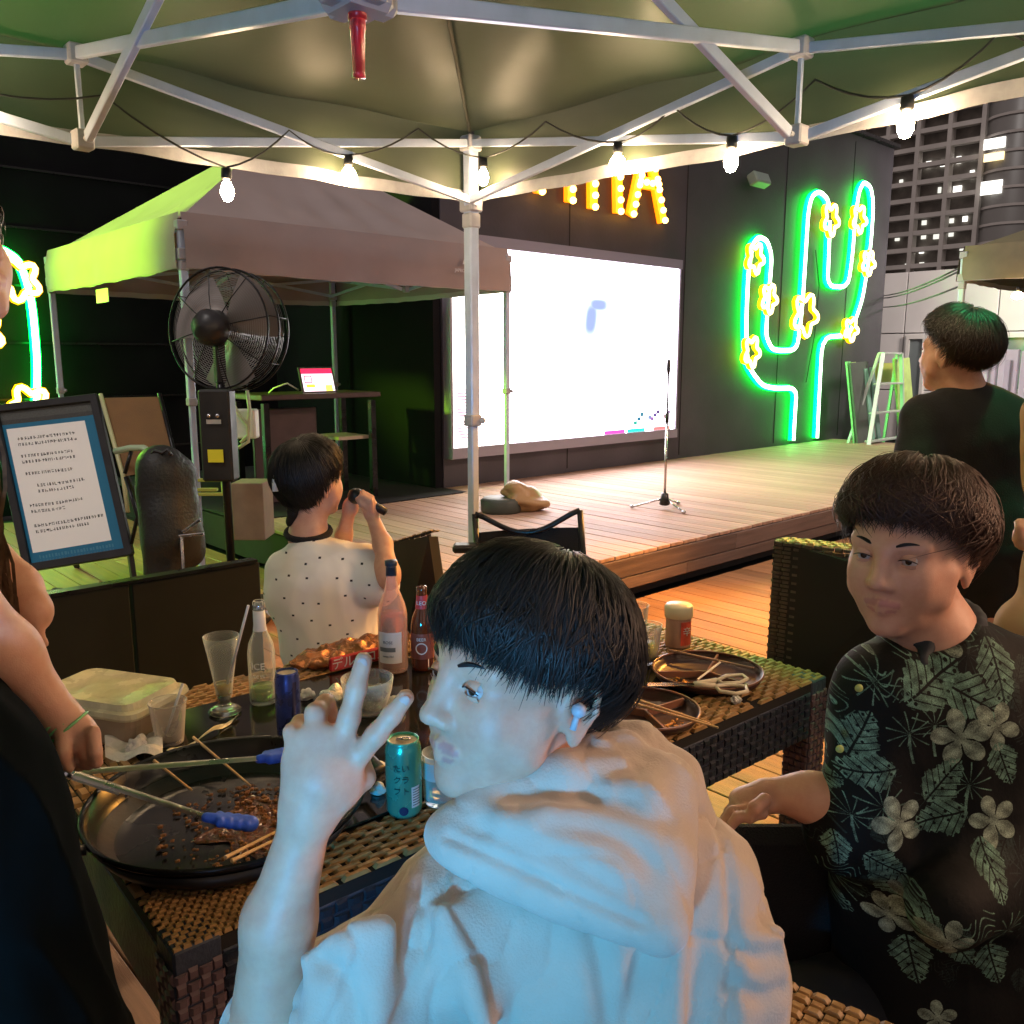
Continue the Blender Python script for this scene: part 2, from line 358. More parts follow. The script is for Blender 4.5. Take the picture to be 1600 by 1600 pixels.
def lump(V, sc, seed=0):
    r = np.random.default_rng(seed); o = np.zeros(len(V))
    for i in range(7):
        d = r.normal(size=3); d /= np.linalg.norm(d); o += np.sin(V@d*sc*(1+.35*i)+r.uniform(0, 6.3)+1.3*np.sin(V@np.roll(d, 1)*sc*.6+i))
    return o/7
# ================================================================== SETTING
YW = 6.63; ST = .305
gb = MB(); gb.box((60, 60, -.16), (460, 460, .1)); g = gb.build('ground', mat('dark_ground', (.03, .03, .035), .9, var=.3, vscale=.3)); tag(g, kind='structure')
# sky dome: unlit night sky carried by the world; floor of boards
floor = thing('floor', None, None); tag(floor, kind='structure')
fb = MB(); fb.box((6, 4, -.075), (30, 22, .05)); fb.build('floor_base', M_dark, floor)
def plank_mesh(L, w=.141, t=.024):
    b = MB(); b.box((0, 0, -t/2), (w, L, t), bev=.003); return b
def planks(parent, name, m, rows, z, pitch=.1455, along='y'):
    cache = {}
    for (x, y0, y1) in rows:
        L = round(y1-y0-.004, 2)
        if L not in cache:
            b = MB()
            if along == 'y': b.box((0, 0, -.012), (pitch-.007, L, .024), bev=.003)
            else: b.box((0, 0, 0), (L, .024, pitch-.007), bev=.003)
            o = b.build(name, m, None, local=True); cache[L] = o
        else: o = cache[L].copy(); link(o)
        o.parent = parent
        o.location = (x, (y0+y1)/2, z+random.uniform(-.0015, .0015)) if along == 'y' else ((y0+y1)/2, x, z)
rows = []; pit = .1455
for i in range(-12, 66):
    x = i*pit
    y0 = -.4; top = 9.3 if x < 2.95 else 3.5
    cuts = [y0]
    c = random.uniform(.6, 2.4)
    while c < top-.6: cuts.append(c); c += random.choice([1.8, 2.4, 2.4, 3.0])
    cuts.append(top)
    if x < -.2: cuts = [2.6, top]
    if x > 4.5: cuts = [0.4, 2.3 if i % 2 else 1.6, top]
    for a, b in zip(cuts[:-1], cuts[1:]): rows.append((x, a, b))
planks(floor, 'plank', M_deck, rows[:298], 0)
# stage
stage = thing('stage', 'low wooden stage of long boards in front of the glowing screen', 'stage', (3.02, 3.53, 0))
sb = MB(); sb.box((8.06, 6.25, .14), (10.04, 5.35, .27)); sb.build('stage_base', M_dark, stage)
def stage_rows():
    r = []
    for i in range(70):
        x = 3.02+.07+i*pit-3.02
        if x+3.02 > 13.1: break
        if x+3.02 < 5.25: r.append((x, 0, 2.72))
        else: r.append((x, 0, 3.09))
    return r
planks(stage, 'deck_plank', M_stage, stage_rows(), ST)
sr = MB()
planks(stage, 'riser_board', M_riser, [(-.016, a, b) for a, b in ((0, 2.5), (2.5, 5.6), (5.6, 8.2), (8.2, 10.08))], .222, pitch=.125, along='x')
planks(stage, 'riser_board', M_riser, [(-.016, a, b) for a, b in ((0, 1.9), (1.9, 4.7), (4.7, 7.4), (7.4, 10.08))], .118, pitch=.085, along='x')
mb = MB(); mb.box((4.15, 7.9, .300), (2.2, 3.25, .02)); mb.build('stage_mat', mat('black_rubber_mat', (.012, .012, .014), .8), stage)
# right-hand ground beyond the stage
# ------------------------------------------------------------------ black walls
w = thing('black_wall', 'tall matt black wall that carries the screen, the letters and the neon cactus', 'wall', (5.26, YW, 0))
b = MB(); b.box((9.88, YW+.25, 2.42), (9.24, .5, 4.84)); b.build('wall_panel', M_black, w)
b = MB(); b.box((9.88, YW+.22, 4.87), (9.3, .62, .05)); b.build('coping', M_blkmetal, w)
for x in (7.0, 9.05, 11.3, 13.2):
    b = MB(); b.box((x, YW-.001, 2.55), (.012, .008, 4.4)); b.build('panel_joint', M_dark, w)
b = MB(); b.tube([(12.1, YW-.02, 1.2+.35*0), (12.25, YW-.03, 1.9), (12.3, YW-.03, 2.6), (12.15, YW-.02, 3.1)], .006, 6); b.build('loose_cable', M_blk, w)
w2 = thing('black_back_wall', 'very dark tall back wall behind the small gazebo', 'wall', (-4, 9.7, 0))
b = MB(); b.box((.6, 9.8, 2.6), (9.3, .2, 5.2)); b.build('wall_panel', M_blackwall2, w2)
for i in range(9):
    b = MB(); b.box((.6, 9.695, .6+i*.55), (9.3, .012, .02)); b.build('cladding_rail', M_blkmetal, w2)
w3 = thing('black_side_wall', 'black side cladding closing the gap between the back wall and the screen wall', 'wall', (5.3, 8.3, 0))
b = MB(); b.box((5.21, 8.17, 2.42), (.09, 3.06, 4.82)); b.build('wall_panel', M_blackwall2, w3)  # extended over the screen wall's end, added to keep green light off it
# sensor / lamp box on the wall
o = thing('wall_light', 'small unlit floodlight box high on the black wall beside the neon cactus', 'floodlight', PX(1186, 281, 1, YW-.12))
c = PX(1186, 281, 1, YW-.14); b = MB(); b.box(c, (.34, .14, .16), np.array([(1, 0, 0), (0, .9, -.43), (0, .43, .9)]), bev=.02); b.build('housing', mat('green_grey_housing', (.25, .33, .28), .4), o)
b = MB(); b.bar(c, c+np.array([0, .14, .02]), .03); b.build('bracket', M_blk, o)
# ------------------------------------------------------------------ LED screen
H_, W_ = 560, 860; im = np.ones((H_, W_, 3), np.float32); im[:] = (1.0, .955, 1.0)
yy, xx = np.mgrid[0:H_, 0:W_]
im[xx < 160] = (1.0, .97, .92)
gx = (xx-478+.10*(yy-190))/30.; gy = (yy-185)/62.
sm = np.exp(-(np.abs(gx)**2.6+np.abs(gy)**3)); sm2 = np.exp(-(np.abs((xx-508)/44.)**3+np.abs((yy-138)/22.)**3))
smudge = np.clip(np.maximum(sm, sm2)*1.15, 0, 1)[..., None]
for k in range(16):
    y = 395+k*9
    if k == 9: continue
    im[y:y+5, 14:62] = (1, .62, .72); im[y:y+4, 100:150] = (.88, .74, .92)
for (x, y, c) in ((690, 515, (.1, .45, .6)), (705, 500, (.2, .5, .6)), (675, 528, (.1, .7, .6)), (740, 512, (.5, .6, .8)), (765, 505, (.4, .3, .6)), (752, 518, (.6, .4, .7)), (780, 495, (.35, .25, .5)), (815, 512, (.6, .35, .4)), (830, 498, (.55, .45, .6))):
    im[y-6:y+8, x-8:x+9] = c
im[536:552, 250:410][:, ::2] = (1, .8, .85); im[548:, 640:720] = (.1, .9, .85); im[548:, 540:630] = (1, .3, .8); im[548:, 760:840] = (1, .5, .5)
for k in range(30): im[538:546, 255+k*13:263+k*13] = (1, .75, .8)
SCR = 4.8
lum = im.min(-1); dim = np.clip((.93-lum)/.25, 0, 1)[..., None]; im = im*(1-dim)+dim*im*(1/(2*SCR))**(1/2.2); im = im*np.exp(np.log(np.array([.62, .74, .97])*(1/(2*SCR))**(1/2.2))*smudge)
sc_ = thing('led_screen', 'huge glowing white video screen mounted on the black wall behind the stage', 'screen', (5.26, YW, .7))
x0, x1, z0, z1 = 5.30, 8.80, .70, 2.595
nmesh('display', [(x0, YW-.10, z0), (x1, YW-.10, z0), (x1, YW-.10, z1), (x0, YW-.10, z1)], np.array([[0, 1, 2, 3]]), img_mat('screen_picture', im, .3, emit=SCR), sc_, False, uv=[(0, 0), (1, 0), (1, 1), (0, 1)])
b = MB(); b.box(((x0+x1)/2, YW-.045, (z0+z1)/2), (x1-x0, .10, z1-z0)); b.build('cabinet', M_blk, sc_)
fr = mat('grey_screen_frame', (.30, .29, .36), .35, metal=.2)
for nm, c, d in (('bottom', ((x0+x1)/2, YW-.06, z0-.055), (x1-x0+.06, .14, .105)), ('top', ((x0+x1)/2, YW-.06, z1+.055), (x1-x0+.06, .14, .105)), ('side', (x0-.016, YW-.055, (z0+z1)/2), (.028, .12, z1-z0)), ('side', (x1+.016, YW-.055, (z0+z1)/2), (.028, .12, z1-z0))):
    b = MB(); b.box(c, d); b.build('frame_rail', fr, sc_)
# ------------------------------------------------------------------ marquee letters
M_mb = mat('amber_bulb', (1, .6, .2), .3, emit=(1, .50, .08), es=9); M_mh = mat('amber_letter_face', (.9, .4, .05), .5, emit=(1, .20, .0), es=.9)
def letter(strokes, name_lbl):
    o = thing('illuminated_letter', name_lbl, 'sign letter', PX(*strokes[0][0], 1, YW-.05), group='amber bulb letters on the black wall')
    bulb = None
    for st in strokes:
        a, c = [PX(p[0], p[1], 1, YW-.05) for p in st]; n = max(2, int(round(np.linalg.norm(c-a)/.115))+1)
        b = MB(); b.bar(a+(a-c)*.02, c+(c-a)*.02, .13, .06, up=(0, 1, 0)); b.build('letter_stroke', M_mh, o)
        for i in range(n):
            q = a+(c-a)*i/(n-1)+np.array([0, -.05, 0]); b = MB(); b.ball(q, .036, 8, 6); b.build('bulb', M_mb, o, smooth=True)
letter([((890, 190), (890, 314)), ((925, 197), (925, 324)), ((890, 245), (925, 252))], 'amber bulb letter H, its feet just below the canopy hem')
letter([((963, 205), (965, 331))], 'amber bulb letter I, a single stroke between two wider letters')
letter([((1010, 215), (985, 335)), ((1010, 215), (1034, 345)), ((996, 284), (1024, 289))], 'amber bulb letter A, the last one towards the cactus')
letter([((842, 180), (842, 300))], 'amber bulb letter I whose foot only just shows under the hem')
# ------------------------------------------------------------------ neon cacti
M_nc = mat('neon_core_green', (1, 1, 1), .4, emit=(.50, 1.0, .55), es=5.); M_nj = mat('neon_jacket_green', (0, .6, .2), .4, emit=(.0, 1.0, .05), es=7.)
M_yc = mat('neon_core_yellow', (1, 1, 1), .4, emit=(1, .75, .25), es=2.6); M_yj = mat('neon_jacket_amber', (.7, .4, 0), .4, emit=(1, .30, .0), es=1.5)
def smooth_path(pts, it=2):
    p = [np.array(q, float) for q in pts]
    for _ in range(it):
        r = [p[0]]
        for a, c in zip(p[:-1], p[1:]): r += [a*.8+c*.2, a*.2+c*.8]
        p = r+[p[-1]]
    return p
def neon(o, path, flower=False, r=.031):
    y = np.array([0, 1., 0])
    b = MB(); b.tube(path, r, 8, close=flower); b.build('tube_core' if not flower else 'flower_tube', M_yc if flower else M_nc, o, smooth=True)
    b = MB(); b.tube([p+y*.030 for p in path], r*1.5, 8, close=flower); b.build('tube_jacket' if not flower else 'flower_jacket', M_yj if flower else M_nj, o, smooth=True)  # wider coloured tube added behind the core to imitate its glow
def cactus(o, base, sx, yw, mirror=1, z_off=0, sc=1.):
    """paths in metres on the wall: u along the wall, z up"""
    for pth in CACT:
        neon(o, smooth_path([base+np.array([mirror*u*sc, 0, v*sc]) for u, v in pth]), r=.031*sc)
    for (u, v, ru, rv) in FLOW:
        n = 40; path = []
        for i in range(n):
            a = 2*math.pi*i/n; q = 1+.24*math.cos(5*a+.6); path.append(base+np.array([mirror*(u+ru*q*math.cos(a))*sc, -.05, (v+rv*q*math.sin(a))*sc]))
        neon(o, path, True, .026*sc)
YC = YW-.09
def uv_(px, py): q = PX(px, py, 1, YC); return (q[0]-10.5, q[2])
CACT = [[uv_(*p) for p in pts] for pts in (
    [(1239, 688), (1241, 650), (1244, 606), (1210, 607), (1190, 602), (1172, 578), (1166, 560), (1165, 500), (1168, 430), (1172, 400), (1176, 380), (1186, 370), (1198, 376), (1205, 400), (1202, 440), (1197, 500), (1196, 525), (1205, 545), (1218, 548), (1244, 547), (1250, 505), (1254, 460), (1259, 380), (1262, 330), (1268, 306), (1280, 299), (1292, 310), (1296, 330)],
    [(1296, 345), (1294, 400), (1292, 447), (1324, 449), (1331, 400), (1335, 345), (1341, 300), (1349, 284), (1360, 292), (1364, 320), (1360, 380), (1353, 430), (1346, 470), (1334, 505), (1324, 524)],
    [(1324, 524), (1284, 527), (1280, 600), (1276, 684)])]
def fl(px, py, w, h):
    a = uv_(px-w/2, py); c = uv_(px+w/2, py); t = uv_(px, py-h/2); d = uv_(px, py+h/2); return ((a[0]+c[0])/2, (t[1]+d[1])/2, (c[0]-a[0])/2, (t[1]-d[1])/2)
FLOW = [fl(1176, 404, 20, 40), fl(1197, 467, 20, 38), fl(1254, 492, 32, 56), fl(1294, 344, 20, 42), fl(1338, 343, 18, 36), fl(1352, 411, 17, 32), fl(1325, 515, 18, 30), fl(1170, 550, 20, 40)]
ct = thing('neon_cactus', 'green neon cactus with amber flowers glowing on the black wall over the stage', 'neon sign', (11, YC, .33))
cactus(ct, np.array([10.5, YC, 0.]), 1, YC)
ct2 = thing('neon_cactus', 'second neon cactus at the photo edge, only one arm and its amber flowers showing', 'neon sign', (1, 9.6, .4))
e1 = PX(16, 535, 1, 9.56)
cactus(ct2, np.array([e1[0]+.02, 9.56, -.55]), 1, 9.56, mirror=-1, sc=1.0)
# ------------------------------------------------------------------ pop-up tents
M_can = mat('olive_canopy_cloth', (.058, .070, .040), .50, var=.12, vscale=3, bump=.25, bscale=4, stretch=(1, 1, 4), spec=.6)
def translucent(m, f, col):
    nt = m.node_tree; b = nt.nodes["Principled BSDF"]; o = [n for n in nt.nodes if n.type == 'OUTPUT_MATERIAL'][0]
    t = nt.nodes.new("ShaderNodeBsdfTranslucent"); t.inputs[0].default_value = (*col, 1); x = nt.nodes.new("ShaderNodeMixShader"); x.inputs[0].default_value = f
    nt.links.new(b.outputs[0], x.inputs[1]); nt.links.new(t.outputs[0], x.inputs[2]); nt.links.new(x.outputs[0], o.inputs[0])
translucent(M_can, .3, (.10, .12, .07))
M_hem = mat('grey_canopy_hem', (.34, .34, .35), .5, var=.1, vscale=30, bump=.2, bscale=60)
def popup(name, label, x0, x1, y0, y1, zf, zs, zt, foot, m_can, m_hem, m_fr, hublo, hubhi, peak, legs='all', seams=True, valance=.24, truss=True, footz=None, group=None, fr=.028):
    o = thing(name, label, 'pop-up tent', ((x0+x1)/2, (y0+y1)/2, 0), group=group)
    cx, cy = (x0+x1)/2, (y0+y1)/2; C_ = [(x0, y0), (x1, y0), (x1, y1), (x0, y1)]
    for i, (x, y) in enumerate(C_):
        if legs != 'all' and i not in legs: continue
        fz = foot if footz is None else footz[i]
        b = MB(); b.bar((x, y, zs-.9), (x, y, zt), fr*1.75); b.build('outer_leg', m_fr, o)
        b = MB(); b.bar((x, y, fz), (x, y, zs-.88), fr*1.35); b.build('inner_leg', m_fr, o)
        b = MB(); b.box((x, y, zs), (fr*2.6, fr*2.6, .07), bev=.006); b.box((x, y, zs-.07), (fr*2.1, fr*2.1, .06), bev=.006); b.build('slider_bracket', M_bracket, o)
        b = MB(); b.box((x, y, zt-.01), (fr*2.5, fr*2.5, .06), bev=.006); b.build('top_bracket', M_bracket, o)
        b = MB(); b.box((x, y, zs-.9), (fr*2.1, fr*2.1, .05), bev=.005); b.ball((x+.03, y-.03, zs-.9), .014, 8, 6); b.build('leg_lock', M_bracket, o)
        b = MB(); b.box((x, y, fz+.004), (.11, .11, .008)); b.build('foot_plate', M_bracket, o)
    if truss:
        for i in range(4):
            a = np.array(C_[i]); c = np.array(C_[(i+1) % 4]); mdx = (a+c)/2; n = np.array([cx, cy])-mdx; n = n/np.linalg.norm(n)*.03
            def v3(q, z, k=0): return np.array([q[0]+n[0]*k, q[1]+n[1]*k, z])
            for (s, t) in ((a, mdx), (c, mdx)):
                b = MB(); b.bar(v3(s, zt-.01, .4), v3(t, zs, .4), fr*.62, fr*1.05, up=(0, 0, 1)); b.build('scissor_bar', m_fr, o)
                b = MB(); b.bar(v3(s, zs, 1.1), v3(t, zt-.01, 1.1), fr*.62, fr*1.05, up=(0, 0, 1)); b.build('scissor_bar', m_fr, o)
            for z in (zt-.01, zs):
                b = MB(); b.box(v3(mdx, z, 1.2), (fr*1.9, fr*1.9, .055), bev=.005); b.tube([v3(mdx, z, -.2)-np.array([0, 0, .0]), v3(mdx, z, 2.6)], .008, 8); b.build('joint_bracket', M_bracket, o)
            b = MB(); b.bar(v3(mdx, zs, 1.2), v3(mdx, zt, 1.2), fr*.5); b.build('joint_strut', m_fr, o)
            hub = np.array([cx, cy])
            b = MB(); b.bar(v3(mdx, zt-.01, 2), np.array([*hub, hublo]), fr*.75, fr*1.2, up=(0, 0, 1)); b.build('truss_bar', m_fr, o)
            b = MB(); b.bar(v3(mdx, zs, 2.8), np.array([*hub, hubhi])+np.array([n[1], -n[0], 0])*.9, fr*.75, fr*1.2, up=(0, 0, 1)); b.build('truss_bar', m_fr, o)
        for z in (hublo, hubhi):
            b = MB(); b.box((cx, cy, z), (.10, .10, .05), bev=.012); b.box((cx, cy, z), (.05, .15, .04), bev=.01); b.box((cx, cy, z), (.15, .05, .04), bev=.01); b.build('hub', M_bracket, o)
        b = MB(); b.tube([(cx, cy, hublo-.03), (cx, cy, peak-.02)], .016, 10); b.build('mast', m_fr, o)
    # canopy: four sagging panels each a part
    for i in range(4):
        a = np.array([*C_[i], zt+.035]); c = np.array([*C_[(i+1) % 4], zt+.035]); pk = np.array([cx, cy, peak])
        out = np.array([(a+c)[0]/2-cx, (a+c)[1]/2-cy, 0]); out /= np.linalg.norm(out); a = a+out*.0; ph = i*1.7
        def fn(u, v):
            e = a+(c-a)*v; p = e+(pk-e)*u
            dc = min(v, 1-v); wob = .010*math.sin(26*v+ph+3*u)*(1-u)*math.sin(math.pi*v)+.018*math.sin(9*v+5*u+ph)*math.sin(math.pi*v)*math.sin(math.pi*u)
            wob += .012*math.sin((v-.5)*44*(1-.6*u))*math.exp(-((u-.35)/.25)**2)*math.sin(math.pi*v)
            sag = -.10*math.sin(math.pi*u)*math.sin(math.pi*v)*.8-.02*math.sin(math.pi*v)*(1-u)
            return p+np.array([0, 0, sag+wob])
        b = MB(); b.grid(fn, 30, 44); q = b.build('canopy_panel', m_can, o, smooth=True)
        def fv(u, v):
            e = a+(c-a)*v+out*(.008+.037*min(1, u*3)); return e+out*(.012*math.sin(30*v+ph)+.01*math.sin(13*v))*u+np.array([0, 0, -valance*u-.012*math.sin(math.pi*v)*u+.035*(1-min(1, u*3))])
        b = MB(); b.grid(fv, 6, 44); b.build('valance', m_can, o, smooth=True)
        def fh(u, v):
            e = a+(c-a)*v+out*(.039); return e+out*(.012*math.sin(30*v+ph)+.01*math.sin(13*v))+np.array([0, 0, -valance-.012*math.sin(math.pi*v)+.04-.045*u+.002*math.sin(60*v)])
        b = MB(); b.grid(fh, 2, 60); b.build('hem', m_hem, o, smooth=True)
        if seams:
            b = MB(); b.tube([a+(pk-a)*t+np.array([0, 0, -.012]) for t in np.linspace(0, 1, 12)], .007, 6); b.build('seam', mat('seam_tape', (.05, .05, .03), .6), o)
    return o
T1 = popup('popup_tent', 'large olive pop-up tent overhead with white scissor frame, sheltering the food table', -.60, 2.465, -.1, 2.9, 0, 2.185, 2.43, 0, M_can, M_hem, M_alu, 2.17, 2.70, 2.98, legs=(1, 2, 3), valance=.265)
M_can2 = mat('taupe_canopy_cloth', (.36, .29, .27), .6, var=.06, vscale=4, bump=.25, bscale=5, spec=.3)
T2 = popup('popup_tent', 'smaller taupe pop-up tent by the screen, its end wall lit acid green', 2.3, 5.0, 5.44, 8.12, 0, 2.18, 2.36, 0, M_can2, mat('pale_hem', (.5, .48, .45), .6), M_alu, 2.25, 2.5, 3.32, footz=(.0, ST, ST, 0.), valance=.30, fr=.026)
# printed triangle and small lettering on the valance
ml = mat('white_print', (.7, .7, .7), .6)
q = PX(728, 407, 1, 5.36); tri = nmesh('printed_triangle', [q+np.array([-.035, 0, -.03]), q+np.array([.035, 0, -.03]), q+np.array([0, 0, .05]), q+np.array([0, 0, -.01])], [(0, 1, 3), (1, 2, 3), (2, 0, 3)], ml, T2, False)
put_text('JAPROS P', .035, PX(722, 414.5, 1, 5.358)-np.array([0, 0, .04]), (1, 0, 0), (0, 0, 1), ml, T2)
tg = MB(); q = PX(160, 462, 0, 2.34); tg.box(q, (.006, .26, .1)); tg.build('hanging_tag', M_paper, T2)
M_can3 = mat('khaki_canopy_cloth', (.20, .18, .10), .6, var=.1, bump=.2, bscale=6)
q = PX(1503, 452, 0, 8.6)
T3 = popup('popup_tent', 'khaki pop-up tent far off beside the white building, cut by the photo edge', q[0], q[0]+2.7, q[1]-2.7, q[1], 0, q[2]+.1, q[2]+.31, 0, M_can3, mat('khaki_hem', (.45, .42, .36), .6), M_alu, q[2]+.3, q[2]+.6, q[2]+1.0, valance=.27, truss=False)
# red pull handle under the hub
o = thing('red_lantern', 'translucent red tube lamp hanging from the tent hub', 'tube light', (.932, 1.4, 2.02))
b = MB(); b.lathe([(.0, .11), (.014, .11), (.015, .09), (.0135, .088), (.011, .02), (.012, .01), (0, .009)], (.932, 1.4, 2.03), 14); b.build('tube', mat('red_plastic', (.75, .03, .05), .25, var=.1, trans=.4), o, smooth=True)
b = MB(); b.lathe([(0, .128), (.016, .127), (.017, .105), (0, .104)], (.932, 1.4, 2.03), 14); b.build('cap', mat('dark_red_plastic', (.45, .02, .03), .3), o, smooth=True)
# ------------------------------------------------------------------ string lights
M_bulb = mat('warm_bulb_glass', (1, .8, .5), .2, emit=(1, .70, .40), es=95); M_bulb2 = mat('warm_bulb_glass_far', (1, .8, .5), .2, emit=(1, .66, .30), es=20)
M_bulb3 = mat('warm_bulb_glass_dim', (1, .8, .5), .2, emit=(1, .70, .40), es=30)
cable = mat('black_cable', (.015, .015, .015), .5)
def bulb(loc, label, r=.03, m=None, drop=0.05):
    o = thing('string_light_bulb', label, 'light bulb', loc, group='warm bulbs strung along the tent edge')
    c = np.array(loc); b = MB(); b.lathe([(0, -.034), (r*.55, -.029), (r*.95, -.013), (r, 0), (r*.85, .016), (r*.5, .030), (.0, .038)], c, 14); b.build('glass_bulb', m or M_bulb, o, smooth=True)
    b = MB(); b.lathe([(0, .075), (.016, .072), (.018, .042), (.012, .036), (0, .036)], c, 10); b.build('socket', cable, o, smooth=True)
    return c+np.array([0, 0, .075])
BP = [((-60, 180), 1, 2.84, 'first bulb of the string, hanging outside the photo edge over the leaning guest'), ((355, 299), 1, 2.86, 'small warm bulb in front of the green-lit gazebo end'), ((545, 276), 1, 2.86, 'bright warm bulb on the canopy hem above the taupe gazebo roof'), ((755, 277), 0, 2.42, 'warm bulb hanging right beside the tent leg'),
      ((965, 258), 0, 2.42, 'brightest warm bulb, just above the amber letters'), ((1142, 252), 0, 2.44, 'small warm bulb between the amber letters and the cactus'), ((1415, 196), 0, 2.44, 'warm bulb on the hem in front of the dark tower'), ((1720, 130), 0, 2.44, 'warm bulb on the same hem just past the photo edge')]
tops = [bulb(PX(*p, i, v), lb, r=(.030 if n in (2, 4) else .022)) for n, (p, i, v, lb) in enumerate(BP)]
for n, (x, y) in enumerate(((.2, -.02), (1.2, -.02), (2.1, -.02), (-.42, .6), (-.42, 1.7))):
    bulb((x, y, 2.22), ['warm bulb above the photographer', 'warm bulb on the rear hem above the hooded guest', 'warm bulb on the rear hem above the shirted guest', 'warm bulb on the side hem near the rear leg', 'warm bulb on the side hem above the tongs'][n], r=.03, m=M_bulb if n in (2, 4) else M_bulb3)
def sagwire(a, b_, sag, n=10): return [a+(b_-a)*t-np.array([0, 0, sag*4*t*(1-t)]) for t in np.linspace(0, 1, n)]
b = MB()
for a, c in zip(tops[:-1], tops[1:]):
    mid = (a+c)/2+np.array([0, 0, .10]); b.tube(sagwire(a, mid, .022, 6)+sagwire(mid, c, .022, 6)[1:], .0035, 5)
b.build('string_light_cable', cable, smooth=True, label='thin black cable sagging between the warm bulbs under the canopy', cat='cable')
c_ = PX(1590, 462, 0, 8.5); bulb(c_, 'warm bulb under the khaki tent by the white building', r=.05, m=M_bulb2)
# ------------------------------------------------------------------ white building, tower
M_wp = mat('white_cladding', (.62, .60, .58), .6, var=.08, vscale=1)
wb = thing('white_building', 'low white panelled building below the dark tower block', 'building', (17, 6, 0))
b = MB(); b.box((18.6, 5.2, 1.54), (3, 8.6, 3.08)); b.build('wall', mat('cladding_backing', (.3, .29, .28), .7), wb)
ys = [0.9, 2.55, 4.1, 5.72, 7.35, 8.6, 9.4]
for y0, y1 in zip(ys[:-1], ys[1:]):
    for z0, z1 in ((0, .95), (.95, 2.02), (2.02, 3.16)):
        b = MB(); b.box((17.06, (y0+y1)/2, (z0+z1)/2), (.05, y1-y0-.02, z1-z0-.02), bev=.006); b.build('cladding_panel', M_wp, wb)
mw = mat('grey_window_glass', (.16, .19, .19), .1, spec=.8); mf = mat('white_window_frame', (.66, .64, .6), .5)
def win(py0, py1, zb, zt, nm):
    w_ = MB(); yc, zc = (py0+py1)/2, (zb+zt)/2
    w_.box((17.0, yc, zt-.03), (.09, py1-py0, .08)); w_.box((17.0, py0+.03, zc), (.085, .06, zt-zb-.1)); w_.box((17.0, py1-.03, zc), (.085, .06, zt-zb-.1)); f_ = w_.build(nm, mf, wb)
    g_ = MB(); g_.box((17.015, yc, zc), (.03, py1-py0-.1, zt-zb-.05)); g_.build('pane', mw, f_)
win(PX(1449, 520, 0, 17)[1], PX(1418, 520, 0, 17)[1], .0, 1.98, 'door')
win(PX(1640, 522, 0, 17)[1], PX(1556, 522, 0, 17)[1], 1.0, 1.98, 'window')
b = MB()
for (p, q_) in (((1380, 462), (1500, 418)), ((1380, 466), (1500, 423)), ((1378, 480), (1497, 448))):
    b.tube(sagwire(PX(*p, 1, 7.2), PX(*q_, 0, 8.7), .05, 8), .010, 5)
b.build('overhead_cables', cable, smooth=True, label='three dark cables running from the black wall to the khaki tent', cat='cable')
TX = 170.
tw = thing('tower_block', 'tall dark residential tower with recessed balconies and a few lit windows', 'building', (TX, 60, 0))
M_tw = mat('tower_concrete', (.50, .46, .43), .8, var=.1, vscale=.3); M_td = mat('tower_recess', (.20, .18, .16), .7, var=.3, vscale=.5)
# light on the tower comes from the sky and the added sun; lit rooms
ymax = PX(1300, 300, 0, TX)[1]+6; yedge = PX(1533, 250, 0, TX)[1]
b = MB(); b.box((TX+12, (ymax+yedge)/2, 40), (20, ymax-yedge, 80)); b.build('core', M_td, tw)
bay = 5.6; nb = int((ymax-yedge)/bay); fh_ = 2.98; zt0 = PX(1400, 418, 0, TX)[2]
for i in range(nb+1):
    b = MB(); b.box((TX+.6, yedge+i*bay, 40), (1.9, .75, 80)); b.build('pier', M_tw, tw)
for j in range(-1, 22):
    b = MB(); b.box((TX+.5, (yedge+ymax)/2, zt0+j*fh_), (1.5, ymax-yedge, .8)); b.build('balcony_slab', M_tw, tw)
mlw = mat('lit_window', (1, 1, 1), .5, emit=(.95, .93, .85), es=.9); mly = mat('lit_window_warm', (1, 1, 1), .5, emit=(1, .75, .35), es=.8)
mld = mat('dim_window', (1, 1, 1), .5, emit=(.9, .9, .8), es=.45)
for (px, py, w_, h_, m_) in ((1352, 248, .8, 1.2, mlw), (1370, 246, .7, 1.1, mlw), (1408, 286, .6, 1.2, mld), (1451, 257, .9, 1.1, mlw), (1474, 255, 1., 1.1, mlw), (1498, 250, .8, 1.2, mlw), (1521, 246, .9, .9, mld), (1519, 272, .7, 1.3, mlw), (1535, 272, .7, 1.4, mlw),
                          (1496, 296, 1.4, 1.2, mlw), (1468, 297, .5, 1., mld), (1444, 348, .8, .8, mld), (1487, 345, .7, .8, mld), (1508, 342, .8, .9, mlw), (1402, 373, .8, .8, mld), (1443, 370, .8, .8, mld), (1463, 369, 1., 1., mld), (1486, 366, .8, .8, mld), (1440, 392, .8, .9, mlw), (1504, 388, .9, .8, mld), (1440, 413, .8, .7, mld), (1417, 415, .7, .7, mld)):
    q = PX(px, py, 0, TX+1.7); b = MB(); b.box(q, (.3, w_, h_)); b.build('lit_window', m_, tw)
